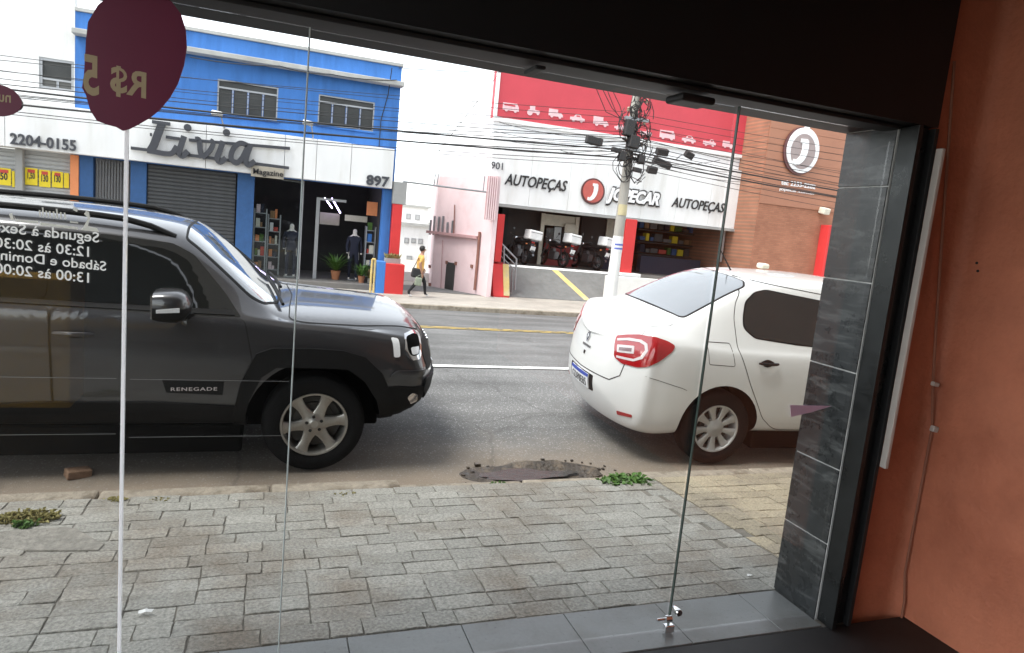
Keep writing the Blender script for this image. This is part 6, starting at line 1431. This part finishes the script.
# front end: grille, headlights, bumper
S.patch(rounded([(-.74, .72), (-.755, .84), (-.70, .93), (0, .945), (.70, .93), (.755, .84), (.74, .72), (0, .70)], .04), 'front', .004, .008, 'cladding', 'grille_panel')
for k in range(7):
    y = -.27+.09*k; g_ = S.patch(rounded([(y-.028, .71), (y-.028, .87), (y+.028, .87), (y+.028, .71)], .02), 'front', .012, .008, 'lamp_chrome', 'grille_slot', step=.03)
    patch(S.bvh, rounded([(y-.018, .725), (y-.018, .855), (y+.018, .855), (y+.018, .725)], .015), 'front', .0145, .004, 'arch_black', 'slot_opening', g_, .03)
BZ = S.cornerf([(402, 335), (411, 330), (417, 331), (420, 343), (419.5, 359), (410, 361), (404, 352)]); BK = S.cornerf([(405, 337), (412, 333.5), (416.5, 335), (418.5, 344), (417.5, 355), (411, 356.5), (407, 349)]); LN = S.cornerf([(410, 347.5), (417.5, 346.5), (417, 354), (411.5, 355)])
SM = S.cornerf([(390.5, 337.5), (397.5, 338.5), (400, 357), (394, 357.5)]); LG_ = S.cornerf([(389, 377), (396, 370.5), (424, 368), (421, 375), (404, 379)]); FG = S.cornerf([(406, 396), (411, 391.5), (416, 393), (415, 399), (409, 402)])
for ax in ('cornerf_near', 'cornerf_far'):
    hl = patch(S.bvh, rounded(BZ, .03), ax, .008, .01, 'lamp_chrome', 'headlight', S.o, .02)
    patch(S.bvh, rounded(BK, .025), ax, .0105, .004, 'arch_black', 'headlight_bezel', hl, .02); patch(S.bvh, rounded(LN, .015), ax, .013, .004, 'lamp_clear', 'headlight_lens', hl, .02)
    patch(S.bvh, rounded(SM, .012), ax, .007, .008, 'lamp_clear', 'side_marker', S.o, .02)
    patch(S.bvh, rounded(LG_, .02), ax, .022, .03, 'paint_grey', 'bumper_ledge', S.o, .02)
    patch(S.bvh, rounded(FG, .012), ax, .024, .02, 'lamp_chrome', 'fog_lamp', S.o, .02)
S.patch(rounded([(-.80, .68), (-.82, .60), (-.70, .50), (0, .48), (.70, .50), (.82, .60), (.80, .68), (.5, .65), (-.5, .65)], .03), 'front', .020, .04, 'cladding', 'lower_bumper')
S.patch(rounded([(-.2, .55), (-.2, .66), (.2, .66), (.2, .55)], .01), 'front', .034, .01, 'plate_white', 'number_plate')
for ax in ('near', 'far'):
    patch(S.bvh, rounded([(.47, .63), (.56, .64), (.66, .63), (.76, .63), (.76, .47), (.62, .38), (.47, .35)], .03), ax, .014, .02, 'cladding', 'bumper_corner', S.o)
mb = MB(); mb.box(-2.1, -.47, -.82, .82, .13, .34); mb.box(-3.1, -2.1, -.48, .48, .2, .40); mb.box(-.47, .5, -.48, .48, .2, .40); mb.build('underbody_shade', 'arch_black', S.o, world=False, bevel=.02)  # black boxes added and hung low to deepen the shade under the car
# tail lamps
for ax in ('near', 'far'): patch(S.bvh, rounded([(-3.05, .92), (-3.05, 1.10), (-3.30, 1.10), (-3.30, .92)], .03), ax, .008, .01, 'lamp_red', 'tail_lamp', S.o)
S.patch(rounded([(-.58, 1.10), (-.55, 1.40), (.55, 1.40), (.58, 1.10)], .05), 'rear', .005, .006, 'car_glass', 'rear_window')
for i, u in enumerate((0, -2.57)):
    for s in (-1, 1): wheel(S.o, u, s*.775, .35, .232, .225, 'alloy', s, R(-8) if i == 0 else .4)
# ------------------------------------------------------------------ white saloon, tail to the left
yl = 4.66+.855
L = Car('white_saloon', (3.685, yl, zroad(yl)+.004), TILT, 'white saloon car parked at the kerb on the right, tail towards the gap', R(-4))
rowsL = [(-0.97, 0.27, 0.8, 1.05, 0.775, 0.69, 1.115, 1.135, 0.1, 0.6), (-0.93, 0.24, 0.84, 1.07, 0.8, 0.715, 1.135, 1.16, 0.085), (-0.8, 0.215, 0.845, 1.08, 0.79, 0.7, 1.15, 1.175, 0.045), (-0.64, 0.205, 0.865, 1.07, 0.815, 0.7, 1.155, 1.19), (-0.42, 0.215, 0.872, 1.065, 0.825, 0.685, 1.17, 1.215), (-0.31, 0.23, 0.872, 1.062, 0.825, 0.675, 1.21, 1.26), (0.0, 0.25, 0.872, 1.035, 0.828, 0.635, 1.395, 1.435), (0.3, 0.25, 0.872, 1.03, 0.828, 0.6, 1.51, 1.57), (0.5, 0.25, 0.872, 1.028, 0.828, 0.595, 1.54, 1.605), (1.0, 0.25, 0.872, 1.02, 0.828, 0.6, 1.56, 1.625), (1.6, 0.25, 0.872, 1.005, 0.828, 0.6, 1.555, 1.62), (1.92, 0.25, 0.872, 0.995, 0.826, 0.6, 1.515, 1.575), (2.35, 0.25, 0.872, 0.985, 0.825, 0.66, 1.24, 1.31), (2.72, 0.26, 0.872, 0.94, 0.82, 0.715, 0.99, 1.04), (3.0, 0.27, 0.865, 0.9, 0.81, 0.7, 0.95, 0.995), (3.25, 0.29, 0.84, 0.85, 0.78, 0.67, 0.9, 0.935), (3.4, 0.31, 0.8, 0.77, 0.74, 0.62, 0.81, 0.84), (3.46, 0.33, 0.74, 0.7, 0.68, 0.56, 0.74, 0.76)]
L.body(rowsL, .14, .26, [(0, .345, .375, .5, .50), (2.634, .345, .375, .5, .50)], ['paint_white', 'arch_black'])
# side glass
rg = L.pxs([(745.5, 318), (752, 304), (764, 295.5), (776, 293.5)], -.72)+[(1.05, 1.45), (1.20, 1.45), (1.20, 1.06)]+L.pxs([(800, 345), (758, 339), (749, 330)], -.80)
rg = rounded(rg, .035)
L.patch(inset(rg, -.012), 'near', .002, .004, 'cladding', 'window_surround', both=True); L.patch(rg, 'near', .005, .005, 'car_glass', 'window', both=True)
fg = rounded([(1.30, 1.06), (1.30, 1.45), (1.62, 1.45), (1.95, 1.38), (2.42, 1.07), (2.42, 1.02)], .04)
L.patch(inset(fg, -.012), 'near', .002, .004, 'cladding', 'window_surround', both=True); L.patch(fg, 'near', .005, .005, 'car_glass', 'window', both=True)
# doors
rdo = L.pxs([(734, 318), (740, 304), (752, 291), (766, 284.5)], -.70)+[(1.24, 1.49), (1.24, .95), (1.24, .32), (.62, .32)]+L.pxs([(772, 428), (762, 418), (750, 385), (741, 350)], -.86)
rdo = rounded(rdo, .04)
fdo = rounded([(1.25, .32), (1.25, 1.49), (1.62, 1.49), (1.98, 1.41), (2.50, 1.05), (2.40, .8), (2.28, .45), (2.20, .32)], .05)
for pl in (rdo, fdo): L.seam(pl, 'near', .006, closed=True)
for pl in (rdo, fdo):
    for ax in ('near', 'far'):
        pass
for dx, dz in ((L.px(769, 364, -.87)), (L.px(769, 364, -.87)[0]+1.16, .90)):
    h, n = cast(L.bvh, 'near', dx, dz); mb = MB(); pts = [h+Vector((t*.2-.1, -.010-.028*math.sin(math.pi*t)**.5, 0)) for t in np.linspace(.02, .98, 9)]; mb.tube(pts, [.009]+[.013]*7+[.009], 8); mb.build('door_handle', 'cladding', L.o, world=False, smooth=True)
    patch(L.bvh, smooth_poly([(dx-.07, dz), (dx, dz-.035), (dx+.07, dz), (dx, dz+.03)], 3), 'near', .003, .002, 'cladding', 'handle_cup', L.o, .02)
# fuel flap
ff = rounded(L.pxs([(711, 344), (735, 345.5), (736, 367), (710, 365)], -.87), .02); L.seam(ff, 'near', .005, closed=True)
# rear window
rwn = rounded([(-.385, 0), (-.375, .35), (-.36, .56), (-.335, .60), (-.08, .575), (.25, .52), (.32, .40), (.34, 0), (.32, -.40), (.25, -.52), (-.08, -.575), (-.335, -.60), (-.36, -.56), (-.375, -.35)], .04)
L.patch(rwn, 'top', .003, .005, 'cladding', 'rear_window_seal'); L.patch(inset(rwn, .018), 'top', .006, .006, 'rear_glass', 'rear_window')
# boot lid gap: across the top, then down the tail
L.seam([(-.80, -.665), (-.5, -.675), (-.46, -.65)], 'top', .004); L.seam([(-.80, .665), (-.5, .675), (-.46, .65)], 'top', .004)
L.seam([(-.69, 1.06), (-.63, .88), (-.60, .70), (-.50, .635), (0, .62), (.50, .635), (.60, .70), (.63, .88), (.69, 1.06)], 'rear', .009)
# tail lights: red lens wrapping the corner, with pale C shapes
LO = L.corner([(617, 335.5), (628, 334.5), (640, 334.5), (655, 337), (668, 341.5), (675.5, 346), (672, 352), (660, 361), (648, 367), (638, 367.5), (622, 363.5), (614.5, 357), (615, 343)])
LC = L.corner([(618, 338.5), (630, 338), (642, 340), (648, 344), (648.5, 351), (643, 359), (634, 361.5), (617, 357.5), (617, 355.3), (634, 359), (641, 356.5), (645.5, 350.5), (645, 345.5), (640, 342.3), (628, 340.5), (618, 340.7)])
LG = L.corner([(618, 344.5), (635, 346), (634.5, 354), (617.5, 352)]); LG2 = L.corner([(620, 347.3), (632.5, 348.2), (632, 351.8), (619.5, 350.3)])
for ax in ('corner_near', 'corner_far'):
    tl = patch(L.bvh, rounded(LO, .02), ax, .007, .012, 'lamp_red', 'tail_light', L.o, .025)
    patch(L.bvh, LC, ax, .0095, .004, 'lamp_white', 'light_bar', tl, .02); lp = patch(L.bvh, rounded(LG, .008), ax, .0095, .004, 'lamp_white', 'light_panel', tl, .02); patch(L.bvh, LG2, ax, .0115, .003, 'lamp_grey', 'light_core', tl, .02)
# emblem (a slim diamond), model strokes, plate, bumper details
dm = L.patch([(0, .955), (.035, .90), (0, .845), (-.035, .90)], 'rear', .012, .01, 'lamp_chrome', 'emblem', step=.03); patch(L.bvh, [(0, .925), (.014, .90), (0, .875), (-.014, .90)], 'rear', .0135, .002, 'paint_white', 'emblem_core', dm, .03)
for y0, w in ((-.10, .18),):
    for q in range(6): L.patch([(y0+q*.032, .805), (y0+q*.032+.02, .805), (y0+q*.032+.02, .825), (y0+q*.032, .825)], 'rear', .006, .003, 'alu_dark', 'boot_lettering', step=.03)
L.patch([(-.015, .735), (.015, .735), (.015, .765), (-.015, .765)], 'rear', .006, .004, 'seam', 'boot_lock', step=.03)
L.patch(rounded([(-.27, .455), (.27, .455), (.27, .60), (-.27, .60)], .02), 'rear', .003, .003, 'cladding', 'plate_recess')
np_ = L.patch([(-.20, .465), (.20, .465), (.20, .59), (-.20, .59)], 'rear', .014, .012, 'plate_white', 'number_plate'); patch(L.bvh, [(-.20, .565), (.20, .565), (.20, .59), (-.20, .59)], 'rear', .0155, .002, 'plate_blue', 'plate_band', np_)
car_text(L.bvh, 'GDP8E85', (.17, .478), (-.17, .478), .072, 'rear', 'letter_black', 'plate_text', np_, .0165, bold=.01)
for s in (-1, 1): L.patch(rounded([(s*.60, .36), (s*.75, .385), (s*.75, .41), (s*.60, .395)], .01), 'rear', .005, .004, 'lamp_red', 'reflector', step=.03)
L.seam([(-.72, .76), (-.62, .74), (-.40, .685), (-.36, .67)], 'near', .004)
mb = MB(); mb.box(.42, 2.2, -.76, .76, .12, .30); mb.box(-.45, .4, -.48, .48, .22, .36); mb.box(2.2, 3.3, -.48, .48, .18, .36); mb.build('underbody_shade', 'arch_black', L.o, world=False, bevel=.02)  # added black underside, set low so the road beneath the saloon goes darker
# roof antenna and the small pale box behind it
h, n = cast(L.bvh, 'top', .50, .12); mb = MB(); mb.tube([h, h+Vector((-.16, 0, .20))], [.008, .004], 6); mb.build('antenna', 'seam', L.o, world=False)
h, n = cast(L.bvh, 'top', 1.05, .40); mb = MB(); mb.cbox(h+Vector((0, 0, .035)), (.10, .10, .055)); mb.build('roof_box', 'cream', L.o, world=False, bevel=.02)
L.patch(rounded([(1.97, 0), (1.95, .5), (1.98, .57), (2.35, .63), (2.62, .66), (2.70, .4), (2.73, 0), (2.70, -.4), (2.62, -.66), (2.35, -.63), (1.98, -.57), (1.95, -.5)], .04), 'top', .005, .006, 'windscreen', 'windscreen')
bonL = rounded([(3.38, 0), (3.30, .5), (3.1, .65), (2.82, .70), (2.80, 0), (2.82, -.70), (3.1, -.65), (3.30, -.5)], .05); L.seam(bonL, 'top', .008, closed=True)
for s in (-1, 1):
    L.patch(rounded([(s*.40, .66), (s*.42, .76), (s*.70, .80), (s*.74, .68)], .03), 'front', .008, .01, 'lamp_clear', 'headlight')
    mb = MB(); mb.cbox((2.25, s*.96, 1.02), (.12, .2, .14)); mb.build('mirror', 'paint_white', L.o, world=False, bevel=.04, seg=3)
L.patch(rounded([(-.35, .66), (-.38, .74), (.38, .74), (.35, .66)], .02), 'front', .006, .006, 'cladding', 'grille')
L.patch(rounded([(-.55, .42), (-.6, .55), (.6, .55), (.55, .42)], .03), 'front', .006, .006, 'cladding', 'lower_grille')
for u in (0, 2.634):
    for s in (-1, 1): wheel(L.o, u, s*.745, .328, .212, .19, 'cap', s, .2)
